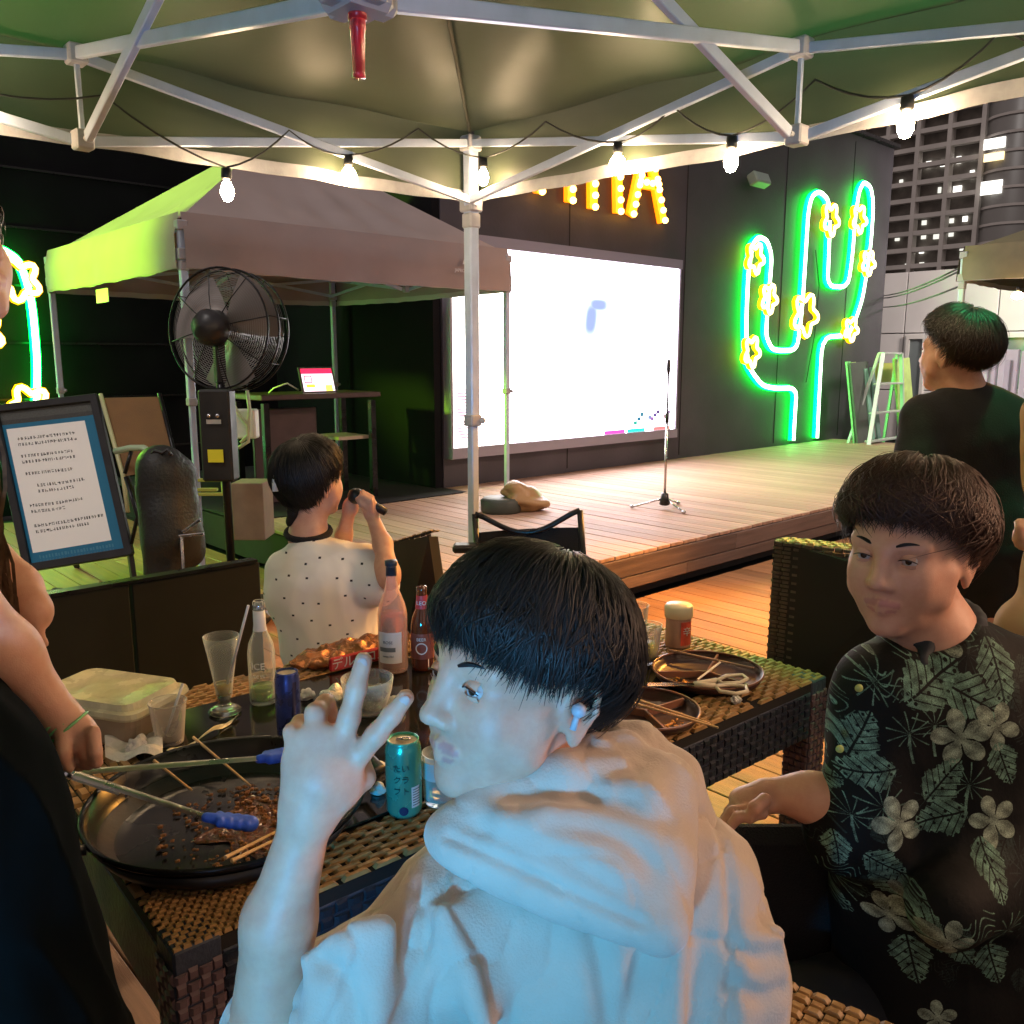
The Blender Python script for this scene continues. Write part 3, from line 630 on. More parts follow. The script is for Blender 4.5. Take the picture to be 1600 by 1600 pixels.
# rounded corner bay with banded glazing
mgl = mat('tower_dark_glass', (.17, .16, .15), .4, spec=.7)
yc = yedge-4.6
b = MB(); b.lathe([(5.0, 0), (5.0, 80), (0, 80)], (TX+3.4, yc, 0), 20); b.build('corner_bay', mgl, tw, smooth=True)
for j in range(-1, 22):
    b = MB(); b.lathe([(5.15, -.22), (5.15, .22)], (TX+3.4, yc, zt0+j*fh_), 20); b.build('band', M_tw, tw, smooth=True)
for (px, py, w_, h_, m_) in ((1554, 224, 3.4, 1.7, mlw), (1553, 245, 3.2, 1.3, mly), (1549, 293, 3.4, 2.2, mlw)):
    q = PX(px, py, 0, TX-1.7); b = MB(); b.box(q, (.3, w_, h_)); b.build('lit_window', m_, tw)
b = MB(); b.box((TX+12, yc-12, 40), (18, 16, 80)); b.build('side_wall', M_td, tw)
for i in range(5):
    b = MB(); b.box((TX+2.8, yc-5-i*2.7, 40), (.8, .4, 80)); b.build('pier', M_tw, tw)
for j in range(-1, 22):
    b = MB(); b.box((TX+2.7, yc-12, zt0+j*fh_), (.7, 15.5, .5)); b.build('balcony_slab', M_tw, tw)
# white partition boards with lilac light put into their colour
pb = thing('partition_board', 'pale lilac-lit white partition boards behind the standing guest', 'partition', PX(1570, 640, 0, 11.5))
mp = mat('white_partition', (.62, .6, .68), .5, var=.05)
for (a, c, t) in ((1535, 1562, 548), (1562, 1596, 546), (1596, 1640, 548)):
    p0, p1 = PX(a, t, 0, 11.5), PX(c, t, 0, 11.5)
    b = MB(); b.box((11.5, (p0[1]+p1[1])/2, p0[2]/2), (.05, abs(p0[1]-p1[1])-.02, p0[2]), bev=.01); b.build('board', mp, pb)
    b = MB(); b.box((11.45, (p0[1]+p1[1])/2, p0[2]*.5), (.02, abs(p0[1]-p1[1])-.16, p0[2]-.25), bev=.01); b.build('inset_panel', mat('partition_inset', (.52, .50, .6), .5), pb)
# ================================================================== STAGE THINGS
# microphone stand
base = PZ(1038, 795, ST); o = thing('microphone_stand', 'slim black microphone stand with tripod foot alone on the stage', 'microphone stand', base)
b = MB(); b.tube([base+[0, 0, .05], base+[0, 0, .78]], .011, 8); b.build('lower_tube', M_chrome, o, smooth=True)
b = MB(); b.tube([base+[0, 0, .75], base+[0, 0, 1.13]], .008, 8); b.build('upper_tube', M_blkmetal, o, smooth=True)
b = MB(); b.lathe([(0, .8), (.018, .8), (.018, .72), (0, .72)], base, 10); b.build('clutch', M_blk, o, smooth=True)
b = MB(); b.lathe([(0, 1.24), (.016, 1.23), (.018, 1.16), (.012, 1.12), (0, 1.12)], base, 10); b.build('microphone_clip', M_blk, o, smooth=True)
b = MB(); b.lathe([(0, .14), (.03, .13), (.045, .04), (.03, .03), (0, .03)], base, 12); b.build('foot_hub', M_blk, o, smooth=True)
for a in (.2, 2.3, 4.4):
    d = np.array([math.cos(a), math.sin(a), 0]); b = MB(); b.tube([base+[0, 0, .09], base+d*.26+[0, 0, .015]], .009, 7); b.ball(base+d*.27+[0, 0, .016], (.02, .02, .015), 8, 6); b.build('leg', M_chrome, o, smooth=True)
# step ladder
gx = PX(1388, 640, 1, 6.0)[0]
o = thing('step_ladder', 'green-lit aluminium step ladder standing beyond the end of the stage', 'step ladder', (gx, 6, 0))
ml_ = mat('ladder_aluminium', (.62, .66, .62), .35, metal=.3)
tA = PX(1380, 552, 1, 6.0); tB = PX(1408, 552, 1, 6.0); zt_ = tA[2]; bA = PX(1352, 730, 1, 5.75); bB = PX(1412, 730, 1, 5.75)
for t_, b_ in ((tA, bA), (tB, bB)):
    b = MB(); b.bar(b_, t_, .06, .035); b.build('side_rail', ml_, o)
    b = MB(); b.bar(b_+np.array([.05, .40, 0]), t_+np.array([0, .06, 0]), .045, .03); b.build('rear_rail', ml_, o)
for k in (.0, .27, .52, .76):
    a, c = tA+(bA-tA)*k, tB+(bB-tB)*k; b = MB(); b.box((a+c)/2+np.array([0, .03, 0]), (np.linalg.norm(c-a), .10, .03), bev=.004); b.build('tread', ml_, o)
# stacked panels, green neon light put into their colours
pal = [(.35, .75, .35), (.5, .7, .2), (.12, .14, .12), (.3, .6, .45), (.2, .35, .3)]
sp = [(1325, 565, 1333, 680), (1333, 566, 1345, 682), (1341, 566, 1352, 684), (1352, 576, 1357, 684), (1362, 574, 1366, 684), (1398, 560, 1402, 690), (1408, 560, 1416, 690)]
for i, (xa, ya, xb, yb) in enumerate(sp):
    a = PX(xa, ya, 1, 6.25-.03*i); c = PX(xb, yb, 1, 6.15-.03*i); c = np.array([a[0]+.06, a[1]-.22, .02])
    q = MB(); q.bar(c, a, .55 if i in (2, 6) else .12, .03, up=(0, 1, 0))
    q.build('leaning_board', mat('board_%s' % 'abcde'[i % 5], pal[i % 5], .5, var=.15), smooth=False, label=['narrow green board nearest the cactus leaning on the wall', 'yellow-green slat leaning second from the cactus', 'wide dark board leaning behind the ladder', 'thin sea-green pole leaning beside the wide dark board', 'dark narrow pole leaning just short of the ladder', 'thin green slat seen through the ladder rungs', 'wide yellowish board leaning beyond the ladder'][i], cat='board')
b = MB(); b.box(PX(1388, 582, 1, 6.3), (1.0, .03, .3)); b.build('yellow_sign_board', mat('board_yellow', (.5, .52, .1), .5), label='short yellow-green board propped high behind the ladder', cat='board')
# tablet desk
def desk():
    zt_ = 1.235; y0, y1 = 6.6, 7.15; x0, x1 = PX(411, 626, 1, 6.6)[0], PX(588, 626, 1, 6.6)[0]
    o = thing('high_table', 'tall dark wooden counter table holding the glowing tablet', 'table', ((x0+x1)/2, 6.9, ST))
    md = mat('dark_brown_wood', (.07, .045, .05), .45, var=.2, vscale=6)
    b = MB(); b.box(((x0+x1)/2, 6.87, zt_), (x1-x0+.06, .6, .045), bev=.006); b.build('table_top', md, o)
    for x in (x0+.03, x1-.03):
        for y in (6.63, 7.12): b = MB(); b.box((x, y, (ST+zt_)/2-.02), (.05, .05, zt_-ST-.06)); b.build('leg', M_blkmetal, o)
    b = MB(); b.box(((x0+x1)/2-.2, 6.9, (ST+zt_)/2-.05), ((x1-x0)*.55, .04, zt_-ST-.12), bev=.006); b.build('back_panel', md, o)
    b = MB(); b.box((x1-.18, 6.9, .85), (.32, .4, .03)); b.build('shelf', mat('pale_shelf', (.45, .38, .3), .5), o)
    q = PX(500, 602, 1, 6.68)
    t = thing('tablet', 'lit tablet with a pink and white page propped on the high table', 'tablet', (q[0], 6.75, zt_+.025))
    im = np.ones((96, 128, 3), np.float32); im[:] = (.95, .85, .9); im[:22] = (.85, .1, .25); im[30:60, 8:40] = (.95, .15, .3); im[34:56, 12:36] = (1, .9, .85); im[30:88, 56:112] = (.75, .8, 1); im[66:80, 12:48] = (.9, .75, .2); im[70:, 90:120] = (.95, .85, .3)
    ax_ = np.array([(1, 0, 0), (0, .3, .95), (0, -.95, .3)]); c = np.array([q[0], 6.72, zt_+.13])
    b = MB(); b.box(c, (.34, .235, .014), ax_, bev=.004); b.build('case', M_blk, t)
    V = [c+np.array(v)@ax_ for v in ((-.15, -.1, .0085), (.15, -.1, .0085), (.15, .1, .0085), (-.15, .1, .0085))]
    nmesh('display', V, np.array([[0, 1, 2, 3]]), img_mat('tablet_picture', im, .2, emit=1.3), t, False, uv=[(0, 0), (1, 0), (1, 1), (0, 1)])
    b = MB(); b.bar(c+np.array([0, .02, 0]), c+np.array([0, .13, -.11]), .12, .005); b.build('stand_flap', M_blk, t)
    b = MB(); b.tube([(q[0]-.17, 6.75, zt_+.05), (q[0]-.3, 6.7, zt_+.11), (q[0]-.4, 6.75, zt_+.07), (q[0]-.42, 6.8, zt_+.03)], .007, 6); b.build('charging_cable', M_white, smooth=True, label='short pale cable looping from the tablet onto the counter', cat='cable')
desk()
# pedestal fan
def fan():
    k = 5.3; c = P(357, 516, k); f = -FH*.82-RT*.30+ZZ*.06; f /= np.linalg.norm(f); x = np.cross(ZZ, f); x /= np.linalg.norm(x); y = np.cross(f, x)
    o = thing('pedestal_fan', 'big industrial pedestal fan with round wire cage and black control box', 'fan', (c[0], c[1], 0))
    R = .362
    def ring(r, d, t, nm):
        b = MB(); b.tube([c+f*d+r*(math.cos(a)*x+math.sin(a)*y) for a in np.linspace(0, 2*math.pi, 49)[:-1]], t, 5, close=True); b.build(nm, M_blkmetal, o, smooth=True)
    for d in (.10, .0, -.10): ring(R*(1 if d == 0 else .985), d, .007, 'cage_rim')
    b = MB()
    mg = mat('cage_wire', (.35, .35, .33), .3, metal=.7)
    for i in range(22):
        r = .07+i*(R-.09)/21; dd = .13-.06*(r/R)**2
        for s in (1, -1): b.tube([c+f*dd*s+r*(math.cos(a)*x+math.sin(a)*y) for a in np.linspace(0, 2*math.pi, 41)[:-1]], .0016, 3, close=True)
    b.build('cage_wires', mg, o, kind='stuff')
    for i in range(8):
        a = i*math.pi/4+.2; d = math.cos(a)*x+math.sin(a)*y; b = MB(); b.tube([c+f*.14+d*.05, c+f*.125+d*.2, c+f*.08+d*R, c-f*.08+d*R, c-f*.12+d*.2, c-f*.13+d*.05], .0035, 5); b.build('cage_spoke', M_blkmetal, o, smooth=True)
    mbld = mat('fan_blade_metal', (.33, .30, .28), .28, metal=.8)
    for i in range(3):
        a0 = i*2*math.pi/3+.55; V = []; nu, nv = 8, 10
        for u in range(nu+1):
            for v in range(nv+1):
                r = .06+(R-.05)*u/nu-.015; a = a0+(v/nv-.5)*(1.55-.25*u/nu); h = (v/nv-.5)*.09+.012*math.sin(math.pi*v/nv); V.append(c+f*h+r*(math.cos(a)*x+math.sin(a)*y))
        F = [(i_*(nv+1)+j, (i_+1)*(nv+1)+j, (i_+1)*(nv+1)+j+1, i_*(nv+1)+j+1) for i_ in range(nu) for j in range(nv)]
        nmesh('blade', V, F, mbld, o, True)
    A = np.array([x, y, f]); b = MB(); b.lathe([(0, .26), (.07, .25), (.105, .2), (.11, .12), (.09, .1), (0, .1)], c, 20, A); b.build('motor', M_blk, o, smooth=True)
    b = MB(); b.lathe([(0, .16), (.05, .15), (.06, .1), (.05, -.05), (0, -.06)], c-f*.1, 16, A); b.build('blade_hub', M_blk, o, smooth=True)
    p = c+f*.10; g = np.array([p[0], p[1], 0]); b = MB(); b.tube([g+[0, 0, .05], g+[0, 0, c[2]-.12]], .026, 10); b.build('pole', M_blkmetal, o, smooth=True)
    b = MB(); b.bar(p-[0, 0, .05], p-[0, 0, .32], .05, .06); b.build('tilt_bracket', M_blk, o)
    bx = P(342, 680, k-.12); A2 = np.array([RT, FH, ZZ]); b = MB(); b.box(bx, (.185, .13, .54), A2, bev=.012); q = b.build('control_box', mat('control_box_grey', (.018, .018, .018), .5, var=.2), o)
    for dx in (-.025, .025):
        b = MB(); b.lathe([(0, .014), (.011, .013), (.013, 0)], bx+RT*dx-FH*.076+ZZ*.12, 10, np.array([RT, ZZ, -FH])); b.build('knob', M_chrome, o, smooth=True)
    b = MB(); b.box(bx-FH*.077+ZZ*.085, (.085, .004, .026), A2); b.build('switch_label', mat('switch_label', (.4, .4, .38), .5), o)
    b = MB(); b.box(bx-FH*.078-ZZ*.115+RT*.0, (.09, .004, .075), A2); b.build('warning_sticker', mat('yellow_sticker', (.75, .72, .04), .5), o)
    b = MB(); b.box(P(350, 790, k-.1)*[1, 1, 0]+[0, 0, .05], (.6, .45, .08), A2, bev=.03); b.build('base', M_blk, o)
    for sx in (-.28, .28):
        b = MB(); b.lathe([(0, -.025), (.05, -.025), (.06, 0), (.05, .025), (0, .025)], g+RT*sx+ZZ*.06, 14, np.array([ZZ, FH, RT])); b.build('wheel', M_blk, o, smooth=True)
fan()
# cardboard box, white box with cords, clutter beside fan
q = P(392, 725, 6.1); A2 = np.array([RT, FH, ZZ])
b = MB(); b.box((q[0], q[1], ST+.20), (.22, .25, .40), A2, bev=.005); b.build('cardboard_box', mat('cardboard', (.28, .2, .14), .8, var=.15), label='brown cardboard box standing upright behind the fan pole', cat='box')
q = P(385, 662, 6.0); o = thing('white_adapter_box', 'off-white electrical box with pale looping cords behind the fan', 'electrical box', q)
b = MB(); b.box(q, (.15, .1, .2), A2, bev=.01); b.build('box_body', M_white, o)
for pts in (((360, 625), (375, 650), (388, 665), (388, 690), (372, 700)), ((386, 610), (390, 640), (388, 680), (376, 692))):
    b = MB(); b.tube([P(a, c, 5.9) for a, c in pts], .012, 6); b.build('cord', mat('pale_cord', (.6, .62, .4), .5), o, smooth=True)
b = MB(); cc = P(325, 762, 5.6)
for (a, c) in (((300, 772), (352, 772)), ((300, 765), (340, 765)), ((348, 750), (350, 772)), ((305, 750), (348, 750))): b.bar(P(*a, 5.6), P(*c, 5.6), .03, .02)
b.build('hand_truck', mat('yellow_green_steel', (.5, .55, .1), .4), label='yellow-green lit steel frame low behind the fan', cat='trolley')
# black leather chair back + folding lawn chair
o = thing('rolled_up_case', 'tall rounded black leather case standing between the sign and the fan', 'case', PZ(262, 885, 0))
S_ = Body(); S_.cap(P(252, 735, 4.7), P(262, 840, 4.7), .135, .14, .03); S_.cap(P(280, 740, 4.75), P(290, 860, 4.75), .09, .1, .03); S_.cap(P(262, 840, 4.7), P(255, 900, 4.7)*[1, 1, 0]+[0, 0, .25], .13, .11, .03)
V, F = S_.mesh(.018); N = vnormals(V, F); V = V+N*lump(V, 12, 3)[:, None]*.012; nmesh('case_body', V, F, mat('black_leather', (.010, .011, .010), .5, bump=.4, bscale=50, var=.3), o)
b = MB(); b.tube([P(235, 712, 4.6), P(242, 704, 4.6), P(254, 708, 4.6), P(262, 702, 4.6), P(268, 712, 4.6)], .010, 6); b.build('carry_handle', M_blk, o, smooth=True)
b = MB()
for (a, c) in (((285, 832), (313, 812)), ((278, 838), (318, 834)), ((283, 838), (286, 890))): b.bar(P(*a, 4.6), P(*c, 4.6), .015)
b.build('case_stand', M_chrome, o)
o = thing('folding_chair', 'reclined folding chair with brown mesh back and green-lit armrest', 'chair', PZ(230, 850, 0))
k = 5.6; Vq = [P(158, 622, k), P(250, 620, k+.1), P(276, 730, k-.05), P(190, 745, k-.15)]
b = MB(); off = FH*.02
b.add([*Vq, *[v+off for v in Vq]], [(0, 1, 2, 3), (7, 6, 5, 4), (0, 4, 5, 1), (1, 5, 6, 2), (2, 6, 7, 3), (3, 7, 4, 0)]); b.build('back_sling', mat('brown_mesh_cloth', (.25, .14, .06), .8, bump=.6, bscale=300, var=.1), o)
b = MB(); b.tube([P(157, 616, k), P(192, 742, k-.15), P(200, 800, k-.2)], .014, 7); b.build('side_tube', mat('lime_lit_tube', (.55, .55, .3), .35), o, smooth=True)  # lime light put into this tube's colour, its twin stays black
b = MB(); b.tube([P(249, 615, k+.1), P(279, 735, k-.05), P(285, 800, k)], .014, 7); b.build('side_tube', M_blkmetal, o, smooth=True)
b = MB(); b.tube([P(180, 705, k-.2), P(205, 700, k-.25), P(225, 700, k-.3), P(236, 708, k-.35), P(238, 716, k-.36)], .020, 8); b.build('armrest', mat('green_armrest', (.4, .5, .35), .4), o, smooth=True)  # green light is part of the armrest's colour
for a, c in (((205, 705), (195, 740)), ((196, 745), (228, 850)), ((236, 716), (205, 850))): b = MB(); b.tube([P(*a, k-.25), P(*c, k-.25)], .012, 6); b.build('leg', M_blkmetal, o, smooth=True)
# A-frame menu sign
def sign():
    hh, ww = 900, 640; im = np.ones((hh, ww, 3), np.float32); im[:] = (.10, .36, .48)
    r = np.random.default_rng(3); im += r.normal(0, .008, im.shape)
    im[0:95, :] = (.26, .27, .26); im[0:95] += (r.normal(0, .05, (95, ww, 1))); im[70:95, :] *= .8
    im[120:820, 45:545] = (.84, .82, .79)
    y = 175
    for n, (w1, gap) in enumerate(((360, 0), (370, 55), (330, 0), (320, 55), (300, 60), (300, 0), (220, 70), (330, 0), (200, 75), (430, 0), (330, 0))):
        x = 100 if n < 5 else (160 if n < 7 else 90)
        xx_ = x
        while xx_ < x+w1:
            g = r.integers(12, 22)
            for _ in range(4):
                a, c = r.integers(0, g-4), r.integers(0, 15)
                if r.random() < .5: im[y+c:y+c+3, xx_+a:xx_+g-1] = (.12, .12, .12)
                else: im[y:y+16, xx_+a:xx_+a+3] = (.14, .14, .14)
            xx_ += g+4
        y += 33+int(gap*.62)
    for n in range(24): x = 80+n*20; im[838+r.integers(0, 6):858, x:x+r.integers(8, 16)] = (.22, .42, .52); im[865:882, x:x+r.integers(6, 14)] = (.2, .38, .48)
    k = 5.55
    a, c, d, e = P(-8, 640, k+.12), P(148, 622, k+.05), P(203, 862, k-.15), P(45, 888, k-.1)
    o = thing('menu_sign', 'framed A-board menu sign with blue border and a pale sheet of printed lines', 'sign', PZ(120, 905, 0))
    x = (c-a)/np.linalg.norm(c-a); y_ = (e-a); nrm = np.cross(x, y_); nrm /= np.linalg.norm(nrm)
    if nrm@FH > 0: nrm = -nrm
    nmesh('poster', [e, d, c, a], np.array([[0, 1, 2, 3]]), img_mat('poster_print', np.clip(im*1.25, 0, 1), .35), o, False, uv=[(0, 0), (1, 0), (1, 1), (0, 1)])
    b = MB(); pts = [a, c, d, e]
    b.add([p-nrm*.004 for p in pts]+[p-nrm*.03 for p in pts], [(0, 1, 2, 3), (7, 6, 5, 4), (0, 4, 5, 1), (1, 5, 6, 2), (2, 6, 7, 3), (3, 7, 4, 0)]); b.build('backing_board', M_blk, o)
    for i in range(4):
        p, q = pts[i], pts[(i+1) % 4]; b = MB(); dd = (q-p)/np.linalg.norm(q-p); b.bar(p-dd*.02+nrm*.006, q+dd*.02+nrm*.006, .05, .035, up=nrm); b.build('frame_rail', M_blk, o)
    for p0, k_, pz in ((d, 0, (212, 905)), (e, 0, (55, 930))): b = MB(); q = P(*pz, k-.15); q[2] = .0; b.bar(p0, q, .04, .03); b.build('front_leg', M_blk, o)
    for p0 in (a, c): b = MB(); q = p0-nrm*.75; q[2] = 0; b.bar(p0, q, .035, .025); b.build('rear_leg', M_blk, o)
sign()
# rubble bags under the sign
S_ = Body()
for i in range(9): S_.ell(P(60+i*13, 895+6*math.sin(i*2.1), 5.3)*[1, 1, 0]+[0, 0, .07+.02*(i % 3)], (.085, .07, .06), k=.02)
V, F = S_.mesh(.015); V = V+vnormals(V, F)*lump(V, 40, 5)[:, None]*.02; nmesh('sandbags', V, F, mat('dark_sandbag', (.06, .07, .05), .7, bump=.6, bscale=60)); tag(scn.objects['sandbags'], 'heap of dark crumpled weight bags on the deck under the menu sign', 'weight bags')
# tan bag over the gazebo weight
q = PZ(787, 798, ST); S_ = Body(); S_.ell(q+RT*.17+[0, 0, .10], (.17, .13, .10), k=.04); S_.ell(q+RT*.08+[0, 0, .17], (.10, .10, .07), k=.04); S_.ell(q+RT*.26+[0, 0, .06], (.12, .1, .06), k=.04)
V, F = S_.mesh(.012); V = V+vnormals(V, F)*lump(V, 22, 9)[:, None]*.035; nmesh('weight_bag', V, F, mat('tan_bag', (.36, .22, .10), .4, bump=.5, bscale=25)); tag(scn.objects['weight_bag'], 'tan creased bag slumped against the gazebo leg on the stage', 'bag')
b = MB(); b.lathe([(0, .0), (.16, 0), (.17, .02), (.17, .10), (.15, .12), (0, .12)], q-RT*.02+FH*-.05, 18); b.build('tent_weight', mat('dark_green_weight', (.05, .06, .05), .5), smooth=True, label='round dark weight plate round the foot of the gazebo leg', cat='weight')
q = PZ(742, 850, ST); q = P(733, 852, 3.62)
# ------------------------------------------------------------------ black partition (dark bench backs)
o = thing('black_partition', 'long low black panelled partition behind the woman in white', 'partition', (.2, 3.1, 0))
A_ = PZ(60, 932, .78); B_ = PZ(700, 838, .78)
yb = (A_[1]+PZ(400, 882, .78)[1])/2
for x0, x1 in ((-1.6, -.35), (-.34, 1.03), (1.04, 1.52)):
    b = MB(); b.box(((x0+x1)/2, yb+.02, .39), (x1-x0, .04, .78), bev=.004); b.build('panel', mat('black_board', (.006, .007, .006), .85, var=.3, vscale=4), o)
b = MB(); b.box((-.04, yb+.02, .785), (3.1, .05, .012)); b.build('top_trim', M_blkmetal, o)
for x in (-1.0, .3, 1.3): b = MB(); b.box((x, yb+.25, .03), (.06, .5, .06)); b.build('foot', M_blk, o)
# ------------------------------------------------------------------ chairs
def weave(b, o0, u, v, n, nu, nv, pw, ph, t=.004, hor=True, skip=0):
    """woven strands as small bulged tiles on the plane o0 + i*pw*u + j*ph*v"""
    for i in range(nu):
        for j in range(nv):
            al = (i+j) % 2
            if skip and random.random() < skip: continue
            c = o0+u*(i+.5)*pw+v*(j+.5)*ph+n*(t*.3 if al else 0)
            du = u*pw*(.56 if al else .40); dv = v*ph*(.36 if al else .54); bb = du*.6 if al else du; 
            if al: V = [c-du-dv, c+du-dv, c+du+dv, c-du+dv, c-du*.5-dv*.8+n*t, c+du*.5-dv*.8+n*t, c+du*.5+dv*.8+n*t, c-du*.5+dv*.8+n*t]
            else: V = [c-du-dv, c+du-dv, c+du+dv, c-du+dv, c-du*.8-dv*.5+n*t, c+du*.8-dv*.5+n*t, c+du*.8+dv*.5+n*t, c-du*.8+dv*.5+n*t]
            b.add(V, [(4, 5, 6, 7), (0, 1, 5, 4), (1, 2, 6, 5), (2, 3, 7, 6), (3, 0, 4, 7)])
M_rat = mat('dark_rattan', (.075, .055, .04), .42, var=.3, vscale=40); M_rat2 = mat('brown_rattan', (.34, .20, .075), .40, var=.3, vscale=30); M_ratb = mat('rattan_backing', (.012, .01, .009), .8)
def rattan_chair(label, pts, thick=.05, seat=None, m=None, grp='woven chairs round the table', pw=.022, ph=.011, nu=None):
    """pts: four corners of the backrest front face (bl, br, tr, tl)"""
    bl, br, tr, tl = [np.array(p, float) for p in pts]; x = br-bl; W = np.linalg.norm(x); x /= W; y = tl-bl; Hh = np.linalg.norm(y); y /= Hh; n = np.cross(x, y)
    if n@FH > 0: n = -n
    foot = (bl+br)/2; o = thing('rattan_chair', label, 'chair', (foot[0], foot[1], 0), group=grp)
    b = MB(); q = [bl, br, tr, tl]; b.add(q+[p-n*thick for p in q], [(0, 1, 2, 3), (7, 6, 5, 4), (0, 4, 5, 1), (1, 5, 6, 2), (2, 6, 7, 3), (3, 7, 4, 0)]); b.build('back_shell', M_ratb, o)
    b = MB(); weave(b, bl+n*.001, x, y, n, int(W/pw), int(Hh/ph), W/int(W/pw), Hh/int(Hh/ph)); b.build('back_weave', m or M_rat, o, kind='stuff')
    b = MB(); k = int(W/.02); weave(b, tl+n*.003, x, -n, (ZZ), k, 3, W/k, thick/3+.002); b.build('top_edge_weave', M_rat2, o, kind='stuff')  # paler rattan stands in for light on the top edge
    return o, x, y, n, W
P_ = lambda *a: P(*a)
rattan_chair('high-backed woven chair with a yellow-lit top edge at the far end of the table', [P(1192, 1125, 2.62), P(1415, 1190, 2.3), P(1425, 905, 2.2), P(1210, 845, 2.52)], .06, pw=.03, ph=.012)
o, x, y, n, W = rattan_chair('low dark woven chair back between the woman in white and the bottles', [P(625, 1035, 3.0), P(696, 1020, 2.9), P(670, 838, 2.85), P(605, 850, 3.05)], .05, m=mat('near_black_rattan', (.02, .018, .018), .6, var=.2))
# plain chair backing the shirted guest + black bag
# sling chair facing the stage
def sling_chair():
    k = 3.75; tl, tr = P(742, 803, k), P(906, 797, k-.05); bl, br = P(748, 905, k), P(914, 900, k-.05)
    o = thing('sling_chair', 'black steel chair with sling back and bowed top rail facing the stage', 'chair', ((tl+tr)[0]/2, (tl+tr)[1]/2, 0))
    for a, c in ((tl, bl), (tr, br)):
        f = c.copy(); f[2] = 0; b = MB(); b.tube([a, c, f+FH*.05], .013, 8); b.build('rear_leg', M_blkmetal, o, smooth=True)
        f2 = f+FH*.48; s = c+FH*.0; s[2] = .45; b = MB(); b.tube([f2, f2+ZZ*.43, f2+ZZ*.45-FH*.03, s], .012, 8); b.build('front_leg', M_blkmetal, o, smooth=True)
        s2 = s.copy(); s2[2] = .66; b = MB(); b.tube([s2, s2+FH*.3+ZZ*.02, s2+FH*.38-ZZ*.02, s2+FH*.40-ZZ*.2], .014, 8); b.build('armrest', M_blkmetal, o, smooth=True)
    b = MB(); b.tube([tl+(tr-tl)*t-ZZ*.09*math.sin(math.pi*t)**1.3 for t in np.linspace(0, 1, 13)], .012, 8); b.build('top_rail', M_blkmetal, o, smooth=True)
    a, c = P(748, 832, k), P(908, 824, k-.05)
    b = MB(); b.grid(lambda u, v: a+(c-a)*v+(bl-a)*u*2.2+FH*.03*math.sin(math.pi*v), 6, 8); b.build('back_sling', M_blkfab, o, smooth=True)
    b = MB(); s = (bl+br)/2; s[2] = .45; b.box(s+FH*.22, (.46, .46, .02), np.array([RT, FH, ZZ]), bev=.005); b.build('seat_sling', M_blkfab, o)
    q = P(736, 848, k+.05)
    b = MB(); b.box(P(728, 856, k-.05), (.11, .08, .035), np.array([RT, FH, ZZ]), bev=.01); b.build('arm_pad', M_blk, o)
sling_chair()
# ------------------------------------------------------------------ TABLE
ta = math.radians(-3.0); tx = np.array([math.cos(ta), math.sin(ta), 0]); ty = np.array([-math.sin(ta), math.cos(ta), 0]); T0 = np.array([.405, 1.142, 0]); TL, TW, TH = 1.72, 1.0, .72
def TP(u, v, z=0.): return T0+tx*u+ty*v+ZZ*(TH+z)
TA = np.array([tx, ty, ZZ])
M_side = mat('slate_rattan_side', (.035, .045, .07), .5, var=.25, vscale=8, bump=.3, bscale=90)  # blue light on the rattan sides is put into this colour
tb = thing('woven_table', 'rectangular woven rattan table with dark glass inset, crowded with food and drinks', 'table', (T0[0]+.86, T0[1]+.45, 0))
b = MB(); b.box(TP(TL/2, TW/2, -.028), (TL-.004, TW-.004, .040), TA); b.build('top_board', M_ratb, tb)
def tile(b, u, v, du, dv, t): 
    V = []
    for (a, c, z) in ((-1, -1, 0), (1, -1, 0), (1, 1, 0), (-1, 1, 0), (-.75, -.7, t), (.75, -.7, t), (.75, .7, t), (-.75, .7, t)): V.append(TP(u+a*du/2, v+c*dv/2, -.006+z))
    b.add(V, [(4, 5, 6, 7), (0, 1, 5, 4), (1, 2, 6, 5), (2, 3, 7, 6), (3, 0, 4, 7)])
def zone(name, u0, u1, v0, v1, pu, pv, m, brick=True):
    b = MB(); nu = max(1, round((u1-u0)/pu)); nv = max(1, round((v1-v0)/pv)); pu = (u1-u0)/nu; pv = (v1-v0)/nv; long_u = pu > pv
    for i in range(nu):
        for j in range(nv):
            off = (.5 if ((j if long_u else i) % 2) else 0)
            uu = u0+(i+.5+(off if long_u else 0))*pu; vv = v0+(j+.5+(off if not long_u else 0))*pv
            du, dv = pu*.86, pv*.84
            if uu+du/2 > u1: uu, du = (uu-du/2+u1)/2, u1-(uu-du/2)
            if vv+dv/2 > v1: vv, dv = (vv-dv/2+v1)/2, v1-(vv-dv/2)
            if du < .004 or dv < .004: continue
            tile(b, uu+random.uniform(-.0006, .0006), vv+random.uniform(-.0006, .0006), du, dv, random.uniform(.005, .0075))
    b.build(name, m, tb, kind='stuff')
zone('corner_weave', 0, .21, 0, .17, .0155, .0105, M_rat2)
zone('border_slats', 0, .16, .17, TW-.0, .021, .052, M_rat2)
zone('border_weave', .21, TL-.32, 0, .13, .06, .0125, M_rat2)
zone('end_weave', TL-.30, TL, 0, TW, .055, .0145, M_rat2)
zone('far_weave', .16, TL-.30, TW-.14, TW, .05, .0135, M_rat2)
b = MB(); b.box(TP((.16+TL-.30)/2, .5, -.003), (TL-.30-.16-.006, TW-.14-.135, .008), TA, bev=.002); b.build('glass_inset', mat('black_table_glass', (.012, .012, .010), .10, spec=.7), tb)
AP = .125
